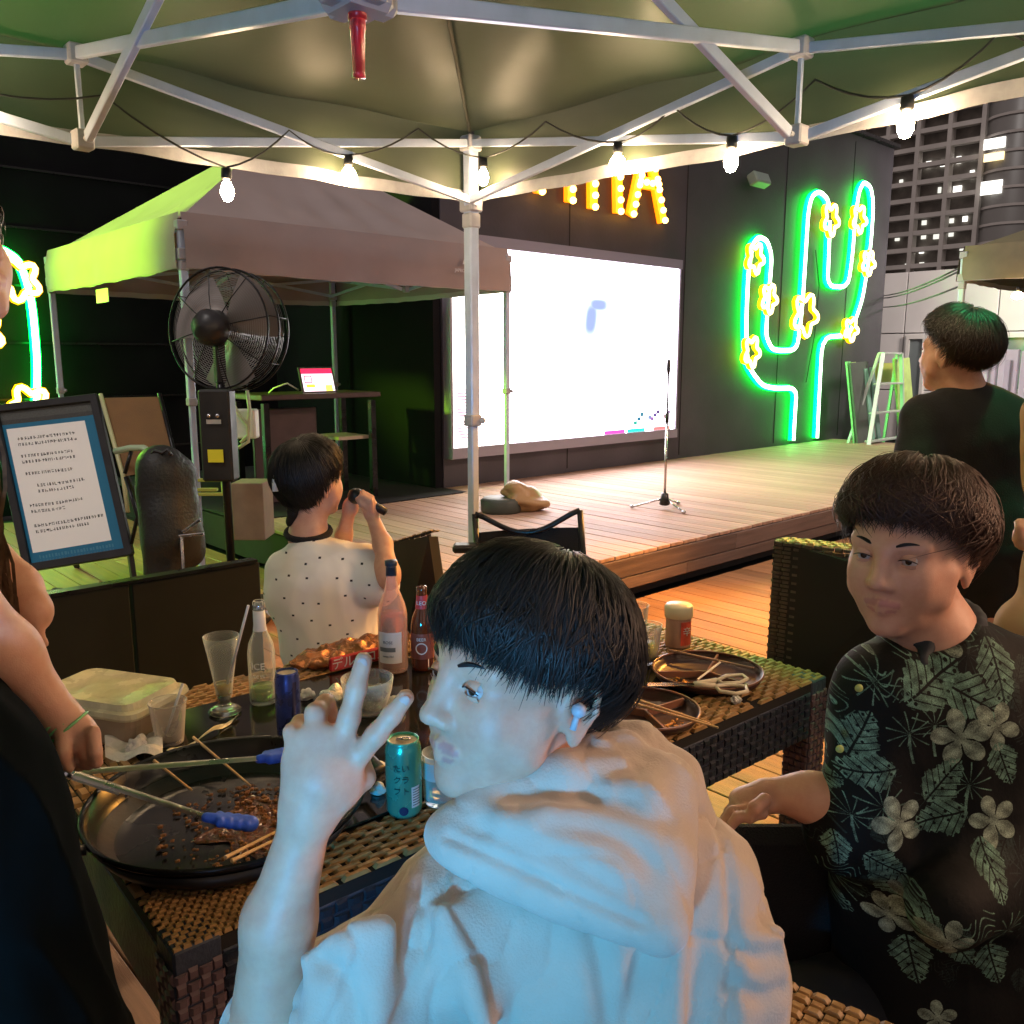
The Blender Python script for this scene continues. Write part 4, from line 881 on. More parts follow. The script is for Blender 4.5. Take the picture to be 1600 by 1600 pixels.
for (c, d, nm) in ((TP(TL/2, .012, -AP/2-.03), (TL-.14, .024, AP), 'apron'), (TP(TL/2, TW-.012, -AP/2-.03), (TL-.14, .024, AP), 'apron'), (TP(.012, TW/2, -AP/2-.03), (.024, TW-.14, AP), 'apron'), (TP(TL-.012, TW/2, -AP/2-.03), (.024, TW-.14, AP), 'apron')):
    b = MB(); b.box(c, d, TA, bev=.003); b.build(nm, M_side, tb)
for u in (.035, TL-.035):
    for v in (.035, TW-.035):
        b = MB(); b.box(TP(u, v, -.72/2), (.072, .072, .715), TA, bev=.004); lg = b.build('leg', M_side, tb)
        b = MB(); b_ = TP(u, v, -.62)
        for s, (d1, d2) in enumerate(((tx, ty), (ty, -tx), (-tx, -ty), (-ty, tx))): weave(b, b_+d2*-.036-d1*-.0365+ZZ*-.06*0, d2, ZZ, d1, 4, 30, .018, .0195)
        b.build('leg_weave', mat('leg_weave', (.12, .08, .09), .4, var=.2), lg, kind='stuff')
b = MB()
for i in range(3): weave(b, TP(.07, -.0005, -.155+.0), tx, ZZ, -ty, 60, 6, .0262, .0205)
b.build('apron_weave', M_side, tb, kind='stuff')
# ------------------------------------------------------------------ TABLEWARE
z0 = TH+.0025
def at(px, py, z=z0): return PZ(px, py, z)
def lathe_thing(name, label, cat, c, parts, seg=28):
    o = thing(name, label, cat, c); ps = {}
    for nm, prof, m in parts:
        b = MB(); b.lathe(prof, c, seg); b.build(nm, m, o, smooth=True)
    return o
# griddle
gc = np.array([.615, 1.405, 0]); 
M_gl = mat('glossy_black_enamel', (.008, .008, .009), .24, spec=.3, var=.1, vscale=5)
g = thing('electric_griddle', 'round black electric griddle pan with greasy orange leftovers', 'griddle', (gc[0], gc[1], z0))
b = MB(); b.lathe([(0, .004), (.17, .004), (.205, .012), (.222, .035), (.232, .060), (.240, .066), (.243, .058), (.235, .050)], gc+ZZ*z0, 48); b.build('pan', M_gl, g, smooth=True)
b = MB(); b.lathe([(.17, .0), (.19, .001), (.215, .015), (.236, .048), (.21, .02), (.18, .003)], gc+ZZ*z0, 48); b.build('outer_shell', M_blk, g, smooth=True)
for a in (-.2, 2.95):
    d = np.array([math.cos(a), math.sin(a), 0]); t = np.array([-d[1], d[0], 0]); b = MB(); b.tube([gc+ZZ*(z0+.055)+d*.235+t*-.05, gc+ZZ*(z0+.058)+d*.275+t*-.045, gc+ZZ*(z0+.058)+d*.275+t*.045, gc+ZZ*(z0+.055)+d*.235+t*.05], .009, 8); b.build('handle', M_blk, g, smooth=True)
fm = mat('orange_sauce', (.16, .05, .012), .25, var=.5, vscale=30, bump=.8, bscale=120, coat=.4)
b = MB(); b.grid(lambda u, v: gc+ZZ*(z0+.0065+.0025*math.sin(40*u)*math.sin(33*v+9*u))+(.105*math.sqrt(u)*(1+.16*math.sin(5*v*6.28)+.12*math.sin(9*v*6.28+1)))*np.array([math.cos(v*6.2832), math.sin(v*6.2832), 0])+np.array([.055, -.05, 0]), 18, 60); b.build('sauce', fm, g, smooth=True)
b = MB()
for i in range(420):
    a, r = random.uniform(0, 6.28), .145*math.sqrt(random.random()); s = random.uniform(.002, .0065)
    if math.cos(a-2.6) > .3 and random.random() < .6: continue
    b.ball(gc+np.array([.012+r*math.cos(a), -.02+r*math.sin(a), z0+.010]), (s, s*random.uniform(.5, 1), s*.6), 5, 3)
b.build('food_crumbs', mat('burnt_crumbs', (.26, .11, .03), .4, var=.6, vscale=80), g, kind='stuff')
def stick(a, c, name, label, r=.0032, m=None, group=None):
    b = MB(); b.tube([np.array(a), np.array(c)], [r, r*.65], 6); return b.build(name, m or M_wood, None, label=label, cat='chopstick', group=group)
stick(at(302, 1152, z0+.07), at(392, 1228, z0+.018), 'chopstick', 'wooden chopstick leaning over the far griddle rim')
stick(at(240, 1188, z0+.07), at(300, 1235, z0+.02), 'chopstick', 'short dark-lit chopstick crossing under the tongs')
stick(at(352, 1340, z0+.066), at(450, 1290, z0+.012), 'chopstick', 'chopstick on the near griddle rim behind the raised arm')
stick(at(362, 1345, z0+.066), at(455, 1300, z0+.012), 'chopstick', 'second chopstick lying tight beside the one on the near rim')
# tongs
zt = z0+.105; M_steel = mat('brushed_steel', (.55, .5, .45), .3, metal=.9, var=.15, vscale=20)
h0 = at(112, 1208, zt+.01)
tg = thing('tongs', 'steel kitchen tongs with bright blue silicone tips held over the griddle', 'tongs', h0)
def arm_(a, c, m, w=.020):
    b = MB(); n = 8
    def fn(u, v):
        p = a+(c-a)*u; d = (c-a)/np.linalg.norm(c-a); s = np.cross(ZZ, d); s /= np.linalg.norm(s); q = (v-.5)*2
        return p+s*q*w*.5*(1-.25*u)+ZZ*(.006*(1-q*q))
    b.grid(fn, 12, 6); return b.build('arm', m, tg, smooth=True)
a1 = at(440, 1181, zt); arm_(h0, at(405, 1186, zt), M_steel); 
a2 = at(322, 1277, zt-.02); arm_(h0, a2, M_steel)
b = MB(); b.ball(h0, (.014, .014, .009), 12, 8); b.build('hinge', M_chrome, tg, smooth=True)
M_blue = mat('blue_silicone', (.03, .12, .75), .45, var=.1, bump=.2)
for s_, e_ in ((at(405, 1186, zt), at(450, 1178, zt-.005)), (a2, at(392, 1287, zt-.045))):
    B_ = Body(); d = e_-s_; B_.cap(s_, e_, .008, .013, .01)
    for t in (.3, .5, .7, .9): 
        for sg in (-1, 1): B_.ell(s_+d*t+np.cross(ZZ, d/np.linalg.norm(d))*.011*sg, (.008, .008, .009), k=.006)
    V, F = B_.mesh(.002); nmesh('silicone_tip', V, F, M_blue, tg)
b = MB(); b.box(at(150, 1225, zt-.03), (.11, .014, .012), np.array([(a2-h0)/np.linalg.norm(a2-h0), np.cross(ZZ, (a2-h0)/np.linalg.norm(a2-h0)), ZZ]), bev=.004); b.build('grip', M_white, tg)
# plastic food tray with lid
tr0 = [at(100, 1150), at(232, 1172), at(300, 1108), at(150, 1085)]
c = sum(tr0)/4+tx*-.03; A3 = np.array([(tr0[1]-tr0[0])/np.linalg.norm(tr0[1]-tr0[0]), [0, 0, 0], ZZ]); A3[1] = np.cross(ZZ, A3[0])
o = thing('lidded_tray', 'large frosted plastic food tray with a cloudy lid lit yellow', 'food container', c)
LT, WT = .30, .20
def rr(s, z, r=.03):
    p = []
    for (cx_, cy_, a0) in ((1, 1, 0), (-1, 1, 90), (-1, -1, 180), (1, -1, 270)):
        for k in range(5): a = math.radians(a0+22.5*k); p.append(np.array([cx_*(LT/2*s-r)+r*math.cos(a), cy_*(WT/2*s-r)+r*math.sin(a), z])@A3+c)
    return p
def loft(b, rings, cap=True):
    n = len(rings[0]); V = [q for r in rings for q in r]; F = []
    for i in range(len(rings)-1):
        for j in range(n): F.append((i*n+j, i*n+(j+1) % n, (i+1)*n+(j+1) % n, (i+1)*n+j))
    if cap: F.append(tuple((len(rings)-1)*n+j for j in range(n))); F.append(tuple(range(n))[::-1])
    return b.add(V, F)
b = MB(); loft(b, [rr(.86, 0), rr(.95, .045), rr(.97, .065)]); b.build('tray_base', mat('smoky_tray', (.40, .31, .22), .35, var=.1, alpha=.9), o, smooth=False)
b = MB(); loft(b, [rr(1.0, .062), rr(1.02, .068), rr(1.0, .078), rr(.90, .080), rr(.86, .094), rr(.5, .090, .02)]); b.build('lid', mat('cloudy_lid', (.62, .58, .38), .25, var=.2, vscale=14, bump=.6, bscale=14, coat=.4), o, smooth=False)  # yellow light is put into the lid's colour
# pilsner glass with straw
def straw(a, c, label, m=None, r=.0032): b = MB(); b.tube([a, c], r, 8); b.build('straw', m or mat('clear_straw', (.55, .6, .68), .25, spec=.8), smooth=True, label=label, cat='straw')
c = at(352, 1112)
lathe_thing('pilsner_glass', 'tall tapered pilsner glass on a thick foot, nearly empty', 'glass', c, [
    ('bowl', [(.012, .028), (.019, .045), (.024, .085), (.033, .14), (.041, .188), (.0395, .188), (.0315, .14), (.0225, .085), (.017, .048), (0, .04)], M_glass),
    ('foot', [(0, 0), (.036, 0), (.038, .005), (.030, .012), (.017, .018), (.012, .028), (.016, .036), (0, .04)], mat('thick_glass', (.75, .8, .7), .05, trans=.9, ior=1.5)),
    ('drink_residue', [(0, .043), (.016, .044), (.020, .07), (0, .071)], mat('pale_beer', (.7, .55, .1), .1, trans=.6))])
straw(c+np.array([.004, 0, .05]), P(388, 946, c@FF-EYE*0+0 if False else 1.98), 'long clear straw standing in the pilsner glass')
# plastic cup with straw
c = at(266, 1160)
lathe_thing('plastic_cup', 'short clear plastic tumbler with a straw beside the food tray', 'cup', c, [('cup_wall', [(0, .004), (.026, .004), (.0275, 0), (.029, .004), (.039, .092), (.041, .095), (.0395, .096), (.0365, .090), (.027, .010), (0, .008)], M_plas),
    ('melt_water', [(0, .011), (.0265, .011), (.0285, .024), (0, .024)], mat('melt_water', (.75, .7, .6), .05, trans=.85))])
straw(c+np.array([-.012, 0, .012]), at(266, 1160)+RT*.036+ZZ*.135, 'thin clear straw leaning in the plastic tumbler')
# clear bottle
M_lab = mat('white_label', (.66, .68, .70), .5, var=.05); M_blu = mat('cap_blue', (.3, .5, .7), .4)
c = at(412, 1096); lime = mat('lime_drink', (.55, .8, .15), .1, trans=.7)
o = lathe_thing('clear_bottle', 'clear long-necked bottle with silver neck wrap, almost empty', 'bottle', c, [
    ('bottle_glass', [(0, .002), (.030, 0), (.0325, .008), (.0325, .125), (.029, .150), (.018, .175), (.0145, .19), (.0135, .235), (.0145, .24), (.0145, .252), (.012, .256), (.010, .25), (.011, .19), (.027, .145), (.029, .12), (.029, .012), (0, .008)], M_glass),
    ('neck_wrap', [(.0165, .182), (.0148, .196), (.0143, .232), (.0138, .232)], M_lab), ('drink', [(0, .010), (.0285, .010), (.0285, .042), (0, .042)], lime),
    ('finish_ring', [(.0155, .236), (.0162, .240), (.0155, .246)], mat('ring_silver', (.6, .65, .68), .25, metal=.8))])
put_text('ICE', .022, c+ZZ*.10, RT, ZZ, M_lab, o, wrap=.0328); put_text('ALC 5%', .009, c+ZZ*.075, RT, ZZ, M_lab, o, wrap=.0328)
# energy can
c = at(453, 1160)
o = lathe_thing('energy_drink_can', 'slim blue and silver energy drink can behind the raised hand', 'can', c, [
    ('can_wall', [(0, .003), (.020, .001), (.023, 0), (.0265, .008), (.0265, .148), (.0235, .160), (.0242, .163), (.0225, .164), (.021, .159), (0, .159)], mat('blue_can_paint', (.06, .09, .30), .28, metal=.6, var=.25, vscale=25)), ('can_lid', [(0, .1595), (.0205, .1597)], mat('gold_lid', (.7, .6, .4), .3, metal=.8))])
b = MB(); A_ = [(-.35, .02), (.25, .02), (.7, .14), (.2, .14)]; b.grid(lambda u, v: c+.0268*(math.sin(.35+.35*v+.35*u)*RT-math.cos(.35+.35*v+.35*u)*FH)+ZZ*(.02+.125*u), 8, 4); b.build('dark_band', mat('navy_band', (.01, .015, .06), .3, metal=.3), o)
put_text('0.0', .012, c+ZZ*.02, RT, ZZ, M_lab, o, wrap=.0266)
# rose bottle
c = at(615, 1046); rose = mat('rose_wine', (.95, .35, .15), .05, trans=.75, ior=1.35)
o = lathe_thing('wine_bottle', 'tall clear bottle of rose wine with pale label and dark capsule', 'bottle', c, [
    ('bottle_glass', [(0, .012), (.03, .002), (.037, 0), (.0395, .008), (.0395, .155), (.034, .185), (.019, .225), (.0145, .25), (.0135, .285), (.0155, .287), (.0155, .300), (.013, .302), (.0115, .29), (.0165, .225), (.0315, .18), (.0365, .15), (.0365, .012), (0, .018)], glass('rose_glass', (1, .75, .6), .02, .2)),
    ('wine', [(0, .02), (.036, .014), (.036, .148), (.033, .160), (0, .160)], rose), ('capsule', [(.0148, .262), (.0143, .287), (.0165, .289), (.0165, .302), (0, .304)], mat('dark_capsule', (.03, .04, .06), .3, metal=.4))])
b = MB(); b.grid(lambda u, v: c+.0402*(math.sin(-.95+1.7*v)*RT-math.cos(-.95+1.7*v)*FH)+ZZ*(.03+.085*u), 3, 12); b.build('label', M_lab, o, smooth=True)
ink = mat('grey_ink', (.13, .15, .17), .6); b = MB(); b.grid(lambda u, v: c+.0406*(math.sin(-.85+1.15*v)*RT-math.cos(-.85+1.15*v)*FH)+ZZ*(.062+.012*u), 1, 10); b.build('label_band', ink, o, smooth=True)
put_text('ROSE', .011, c+ZZ*.088, RT*.98-FH*.2, ZZ, ink, o, wrap=.0402); put_text('cuvee 75cl', .007, c+ZZ*.05, RT*.98-FH*.2, ZZ, ink, o, wrap=.0402)
# beer bottle
c = at(661, 1044); amb = mat('amber_glass', (.10, .022, .008), .06, spec=.8, coat=.6)
o = lathe_thing('beer_bottle', 'brown beer bottle with red neck label partly behind the dark-haired guest', 'bottle', c, [
    ('bottle_glass', [(0, 0), (.030, 0), (.031, .01), (.031, .12), (.027, .145), (.017, .17), (.0135, .215), (.0145, .218), (.0145, .228), (.011, .23), (0, .228)], amb),
    ('neck_label', [(.0178, .170), (.0150, .198), (.0145, .206)], mat('red_neck_label', (.45, .05, .06), .4)), ('body_label', [(.0315, .035), (.0318, .04), (.0318, .10), (.0315, .105)], mat('brown_label', (.22, .06, .04), .4))])
put_text('LEO', .015, c+ZZ*.186, RT, ZZ, M_lab, o, wrap=.0165); put_text('BEER', .012, c+ZZ*.09, RT, ZZ, M_lab, o, wrap=.0319)
b = MB(); b.grid(lambda u, v: c+.0322*(math.sin(-.5+v)*RT*(1)-math.cos(-.5+v)*FH)+ZZ*(.065+.014*math.cos(u*6.283)*1.0)+0*RT, 12, 1); 
b = MB(); cc = c+ZZ*.065-FH*.0325; b.tube([cc+RT*.0145*math.cos(a)+ZZ*.0145*math.sin(a)+FH*(.0325-math.sqrt(.0325**2-(.0145*math.cos(a))**2)) for a in np.linspace(0, 6.283, 25)[:-1]], .0016, 5, close=True); b.build('round_emblem', M_lab, o)
# snack package
c = (at(500, 1040)+at(600, 1012))/2+ZZ*.028; d = at(612, 1012)-at(445, 1050); L = np.linalg.norm(d); d /= L; s = np.cross(ZZ, d)
o = thing('snack_package', 'long flat orange-brown snack packet with a red printed band', 'food packet', c-ZZ*.028)
B_ = Body(); B_.ell(c-ZZ*.006, (L*.58, .065, .020), np.array([d, s, ZZ]), k=.01); V, F = B_.mesh(.004); q = (V-c); V = V+ZZ*((lump(V, 45, 4)-1.3*np.abs(lump(V, 60, 5))+.2)[:, None]*.016); V[:, 2] = np.maximum(V[:, 2], z0)
nmesh('packet', V, F, mat('orange_foil_pack', (.40, .17, .07), .25, var=.6, vscale=22, bump=.8, bscale=45, metal=.6), o)
u = at(605, 1030)-at(515, 1052); Lr = np.linalg.norm(u); u /= Lr; cr = (at(605, 1030)+at(515, 1052))/2; b = MB(); nn = np.cross(u, ZZ); b.box(cr+ZZ*.022, (Lr, .012, .038), np.array([u, -nn, ZZ]), bev=.004); b.build('red_band', mat('red_print', (.40, .02, .03), .35, var=.2, vscale=30), o)
put_text('デルモンテ'[:2]+'タコス', .034, cr+ZZ*.022+nn*.0075, u, ZZ, M_lab, o)
# glass bowl of ice with foil
c = at(575, 1112)
lathe_thing('ice_bowl', 'wide clear glass bowl of half-melted ice behind the raised fingers', 'bowl', c, [('bowl_wall', [(0, .003), (.035, .0), (.045, .01), (.058, .055), (.062, .085), (.060, .086), (.055, .055), (.042, .014), (0, .008)], M_glass)])
b = MB()
for i in range(16):
    a, r = random.uniform(0, 6.28), .033*math.sqrt(random.random()); A_ = np.array(Matrix.Rotation(random.random()*3, 3, Vector((random.random(), random.random(), random.random())).normalized()))
    b.box(c+np.array([r*math.cos(a), r*math.sin(a), .018+.04*random.random()]), (.022, .02, .02), A_, bev=.004)
b.build('ice_cubes', mat('ice', (.85, .85, .75), .12, trans=.75, bump=.3, bscale=60), smooth=False, kind='stuff', label='half-melted ice cubes filling the glass bowl', cat='ice')
def crumple(c, r, name, label, cat, m, seed, h=.004, sq=.8):
    B_ = Body(); B_.ell(c+ZZ*r*sq*.8, (r, r*.9, r*sq), k=.01); V, F = B_.mesh(h); N = vnormals(V, F); V = V+N*(np.abs(lump(V, 1.6/r, seed))*r*.9-lump(V, 3.2/r, seed+1)*r*.5)[:, None]; V[:, 2] = np.maximum(V[:, 2], z0)
    o = nmesh(name, V, F, m, None, False); return tag(o, label, cat)
crumple(at(522, 1105), .030, 'foil_ball', 'crumpled pale foil ball beside the ice bowl', 'foil', M_foil, 1)
crumple(at(500, 1130), .022, 'foil_ball', 'small gold-lit foil scrap just above the folded fingers', 'foil', mat('gold_foil', (.75, .62, .2), .3, metal=.7, bump=1, bscale=100), 2)
crumple(at(985, 1058), .022, 'foil_ball', 'silvery crumpled foil ball by the dark hair and the yellow drink', 'foil', M_foil, 5, .003)
crumple(at(592, 1240), .012, 'tissue_ball', 'tiny white tissue pellet left of the green can', 'tissue', M_paper, 8, .002)
crumple(at(945, 1136), .015, 'yellow_scrap', 'small yellow food scrap beside the hoodie collar', 'food scrap', mat('yellow_food', (.75, .65, .08), .5), 11, .002)
for i_, (px_, py_, r_s, nm_, lb_) in enumerate(((545, 1118, .017, 'foil_ball', 'crinkled foil piece between the ice bowl and the blue can'), (618, 1105, .018, 'foil_ball', 'crinkled foil piece just under the wine bottle'), (480, 1092, .016, 'tissue_ball', 'little crumpled tissue beside the snack packet'), (215, 1172, .018, 'tissue_ball', 'crumpled tissue lying on the pinkish napkin'), (590, 1205, .013, 'tissue_ball', 'tiny tissue pellet beside the wrist of the raised hand'), (1150, 1098, .010, 'foil_ball', 'little foil crumb on the weave between the two plates'))):
    crumple(at(px_, py_), r_s, nm_, lb_, nm_.split('_')[0], M_foil if nm_[0] == 'f' else M_paper, 20+i_, .003)
# napkins
b = MB(); a_, c_ = at(165, 1175), at(250, 1180); b.grid(lambda u, v: at(165+90*v, 1150+38*u, z0)+ZZ*(.012+.010*math.sin(7*v+3*u)+.006*math.sin(17*u)), 12, 14); b.build('napkin', M_paper, smooth=True, label='creased pinkish paper napkin next to the plastic tumbler', cat='napkin')
b = MB(); p_ = [at(255, 1185), at(300, 1165), at(340, 1142), at(372, 1122)]; pp = smooth_path(p_); s = np.array([0, 0, 1.])
def wr(u, v):
    t = u*(len(pp)-1); i = min(int(t), len(pp)-2); q = pp[i]+(pp[i+1]-pp[i])*(t-i); return q+FH*(v-.5)*.03+ZZ*(.006+.006*math.sin(14*u)*abs(v-.5)*2)
b.grid(wr, 30, 4); b.build('straw_wrapper', mat('yellowish_film', (.6, .58, .42), .4, bump=.4), smooth=True, label='twisted paper wrapper lying from the tumbler to the pilsner foot', cat='wrapper')
# green can
c = at(632, 1268)
gm = mat('mint_can_paint', (.10, .48, .36), .28, metal=.45, var=.2, vscale=12, coat=.3)
o = lathe_thing('green_can', 'mint green beer can with pull tab, printed characters and barcode', 'can', c, [
    ('can_wall', [(0, .004), (.024, .002), (.027, 0), (.0315, .007), (.033, .012), (.033, .126), (.0315, .133), (.0285, .141), (.0295, .1445), (.0275, .145), (.0262, .140), (0, .140)], gm), ('can_lid', [(0, .1403), (.0262, .1405)], mat('gold_lid', (.7, .6, .4), .3, metal=.8))])
b = MB(); q = c+ZZ*.1435; b.tube([q+RT*(.004+.009*math.cos(a))+FH*.006*math.sin(a) for a in np.linspace(0, 6.28, 17)[:-1]], .0016, 5, close=True); b.box(q-RT*.006, (.012, .009, .0012), np.array([RT, FH, ZZ])); b.build('pull_tab', M_chrome, o)
b = MB(); b.grid(lambda u, v: c+.0333*(math.sin(.55+.55*v)*RT-math.cos(.55+.55*v)*FH)+ZZ*(.022+.04*u), 2, 6); b.build('barcode_panel', M_lab, o)
for i in range(7): b = MB(); b.grid(lambda u, v: c+.0336*(math.sin(.62+.5*v)*RT-math.cos(.62+.5*v)*FH)+ZZ*(.026+.005*i+.002*u), 1, 5); b.build('barcode_bar', ink, o)
inkg = mat('dark_green_ink', (.01, .06, .06), .5)
for i, t in enumerate(('たい', 'クラ', 'フト')): put_text(t, .015, c+ZZ*(.10-.022*i), (RT*.86-FH*.5) if 0 else RT, ZZ, inkg, o, wrap=.0333)
b = MB(); b.grid(lambda u, v: c+.0336*(math.sin(.10+.0085/.033*math.cos(v*6.283)*u)*RT-math.cos(.10+.0085/.033*math.cos(v*6.283)*u)*FH)+ZZ*(.018+.0085*u*math.sin(v*6.283)), 4, 20); b.build('round_mark', mat('navy_ink', (.01, .02, .08), .5), o)
# small bottle and cup of amber behind can
c = at(688, 1252)
lathe_thing('amber_drink_glass', 'clear tumbler with a finger of amber drink beside the green can', 'glass', c, [('glass_wall', [(0, .004), (.028, 0), (.031, .006), (.034, .10), (.0325, .10), (.0285, .01), (0, .01)], M_glass), ('drink', [(0, .011), (.0283, .011), (.0295, .045), (0, .045)], mat('amber_drink', (.75, .42, .08), .05, trans=.75)), ('label', [(.0338, .055), (.0348, .09)], M_lab)])
# plates
def plate(px, py, r, rx, label, seed, div):
    c = at(px, py); o = thing('divided_plate', label, 'plate', c, group='black divided plates'); mp_ = mat('brown_black_plate', (.045, .02, .017), .35, var=.1, spec=.35)
    b = MB(); b.lathe([(0, .004), (r*.86, .004), (r*.94, .012), (r, .026), (r*1.012, .026), (r*.95, .008), (r*.85, 0), (0, 0)], c, 40); b.build('dish', mp_, o, smooth=True)
    b = MB(); b.tube([c+r*np.array([math.cos(a), math.sin(a), 0])+ZZ*.026 for a in np.linspace(0, 6.283, 49)[:-1]], .0028, 6, close=True); b.build('rim', mat('lit_brown_rim', (.22, .10, .06), .3), o, smooth=True)  # paler brown on rim and dividers imitates light catching them
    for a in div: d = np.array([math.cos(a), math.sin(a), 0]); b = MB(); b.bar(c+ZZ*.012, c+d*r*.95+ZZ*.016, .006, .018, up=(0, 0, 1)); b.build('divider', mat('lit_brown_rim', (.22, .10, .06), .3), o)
    b = MB(); r_ = np.random.default_rng(int(seed*10))
    for i in range(90): a = r_.normal(seed, .35); q = r*.75*(.7+.3*r_.random()); s = r_.uniform(.002, .005); b.ball(c+np.array([q*math.cos(a), q*math.sin(a), .008]), (s, s*.7, s*.5), 5, 3)
    b.build('food_scraps', mat('orange_scraps', (.6, .25, .03), .4, var=.4, vscale=60), o, kind='stuff')
plate(1105, 1060, .142, 0, 'black divided plate holding the white scissors', 3.4, (.4, 2.5, 4.6))
plate(1008, 1122, .125, 0, 'black divided plate with a pair of chopsticks, next to the hoodie', 4.4, (-.2, 2.0, 4.2))
stick(at(967, 1092, z0+.028), at(1122, 1137, z0+.030), 'chopstick', 'chopstick across the divided plate, pointing past its rim', .0035); stick(at(985, 1090, z0+.033), at(1110, 1131, z0+.028), 'chopstick', 'second chopstick closer to the table middle on the divided plate', .0035)
stick(at(1045, 1016, z0+.03), at(1178, 1044, z0+.03), 'spatula_stick', 'brown stick resting along the far rim of the scissors plate', .004, mat('brown_stick', (.3, .18, .12), .5))
b = MB(); b.tube([at(1090, 1062, z0+.02), at(1125, 1035, z0+.03)], .0028, 6); b.build('plastic_fork', M_white, label='thin pale fork handle sticking up on the scissors plate', cat='fork')
# scissors
zz = z0+.034; o = thing('scissors', 'cream kitchen scissors with two oval handles on the far divided plate', 'scissors', at(1100, 1072, zz)); cream = mat('cream_plastic', (.66, .58, .42), .4)
pv = at(1085, 1069, zz)
for (pts, nm) in ((((1120, 1063), (1135, 1056), (1160, 1055), (1168, 1061), (1155, 1067), (1130, 1068)), 'handle'), (((1118, 1072), (1140, 1070), (1165, 1072), (1168, 1080), (1150, 1084), (1125, 1080)), 'handle')):
    b = MB(); b.tube([at(a, c, zz) for a, c in pts], .005, 7, close=True); b.tube([pv, at(*pts[0], zz)], .007, 7); b.build(nm, cream, o, smooth=True)
for dy in (-1.5, 1.5): b = MB(); b.bar(pv, at(1012, 1070+dy, zz), .012, .002, up=(0, 0, 1)); b.build('blade', M_chrome, o)
# cups and jar
c = at(1010, 1034); ym = mat('cloudy_yellow_drink', (.72, .66, .18), .3)
lathe_thing('plastic_cup', 'clear cup half full of cloudy yellow drink near the foil ball', 'cup', c, [('cup_wall', [(0, .004), (.030, 0), (.040, .105), (.042, .108), (.0385, .106), (.029, .008), (0, .006)], M_plas), ('drink', [(0, .009), (.0292, .009), (.0335, .052), (0, .052)], ym)])
c = at(990, 1005); lathe_thing('plastic_cup', 'empty clear cup farthest back, its round rim showing above the hair', 'cup', c, [('cup_wall', [(0, .004), (.030, 0), (.042, .115), (.044, .118), (.0405, .116), (.029, .008), (0, .006)], M_plas)])
c = at(1059, 1008)
o = lathe_thing('spice_jar', 'round shaker jar with cream lid and red printed label', 'jar', c, [('jar_wall', [(0, 0), (.036, 0), (.038, .005), (.036, .085), (.034, .09), (0, .09)], mat('jar_film', (.42, .27, .2), .35, var=.15)), ('lid', [(.036, .086), (.041, .088), (.0415, .118), (.037, .124), (0, .125)], mat('cream_lid', (.70, .66, .45), .4))])
b = MB(); b.grid(lambda u, v: c+.0385*(math.sin(.0+1.0*v)*RT-math.cos(.0+1.0*v)*FH)+ZZ*(.01+.07*u), 2, 8); b.build('label', mat('red_print2', (.55, .08, .05), .4, var=.3, vscale=60), o, smooth=True)
put_text('辛', .028, c+ZZ*.05, RT*.88+FH*.47, ZZ, M_lab, o, wrap=.0388)
# ================================================================== PEOPLE
M_skin = vcol_mat('skin', .5, sss=.15, bump=.06, bscale=500); M_skin_ = mottle(M_skin); M_hair = mat('dark_hair', (.010, .008, .007), .5, spec=.35, var=.3, vscale=40)
M_hair2 = mat('brown_hair', (.045, .020, .012), .5, spec=.35, var=.3, vscale=40)
SK = np.array((.60, .34, .23)); PAL = [SK, np.array((.50, .23, .19)), SK*1.05, np.array((.50, .26, .2))]
def face_frame(yaw_dir, pitch=0., roll=0.):
    f = np.array(yaw_dir, float); f[2] = 0; f /= np.linalg.norm(f); s = np.cross(ZZ, f); R_ = Matrix.Rotation(-pitch, 3, Vector(s)); f2 = np.array(R_ @ Vector(f)); u = np.cross(f2, s)
    if roll: R2 = Matrix.Rotation(roll, 3, Vector(f2)); s = np.array(R2 @ Vector(s)); u = np.array(R2 @ Vector(u))
    return f2, s, u
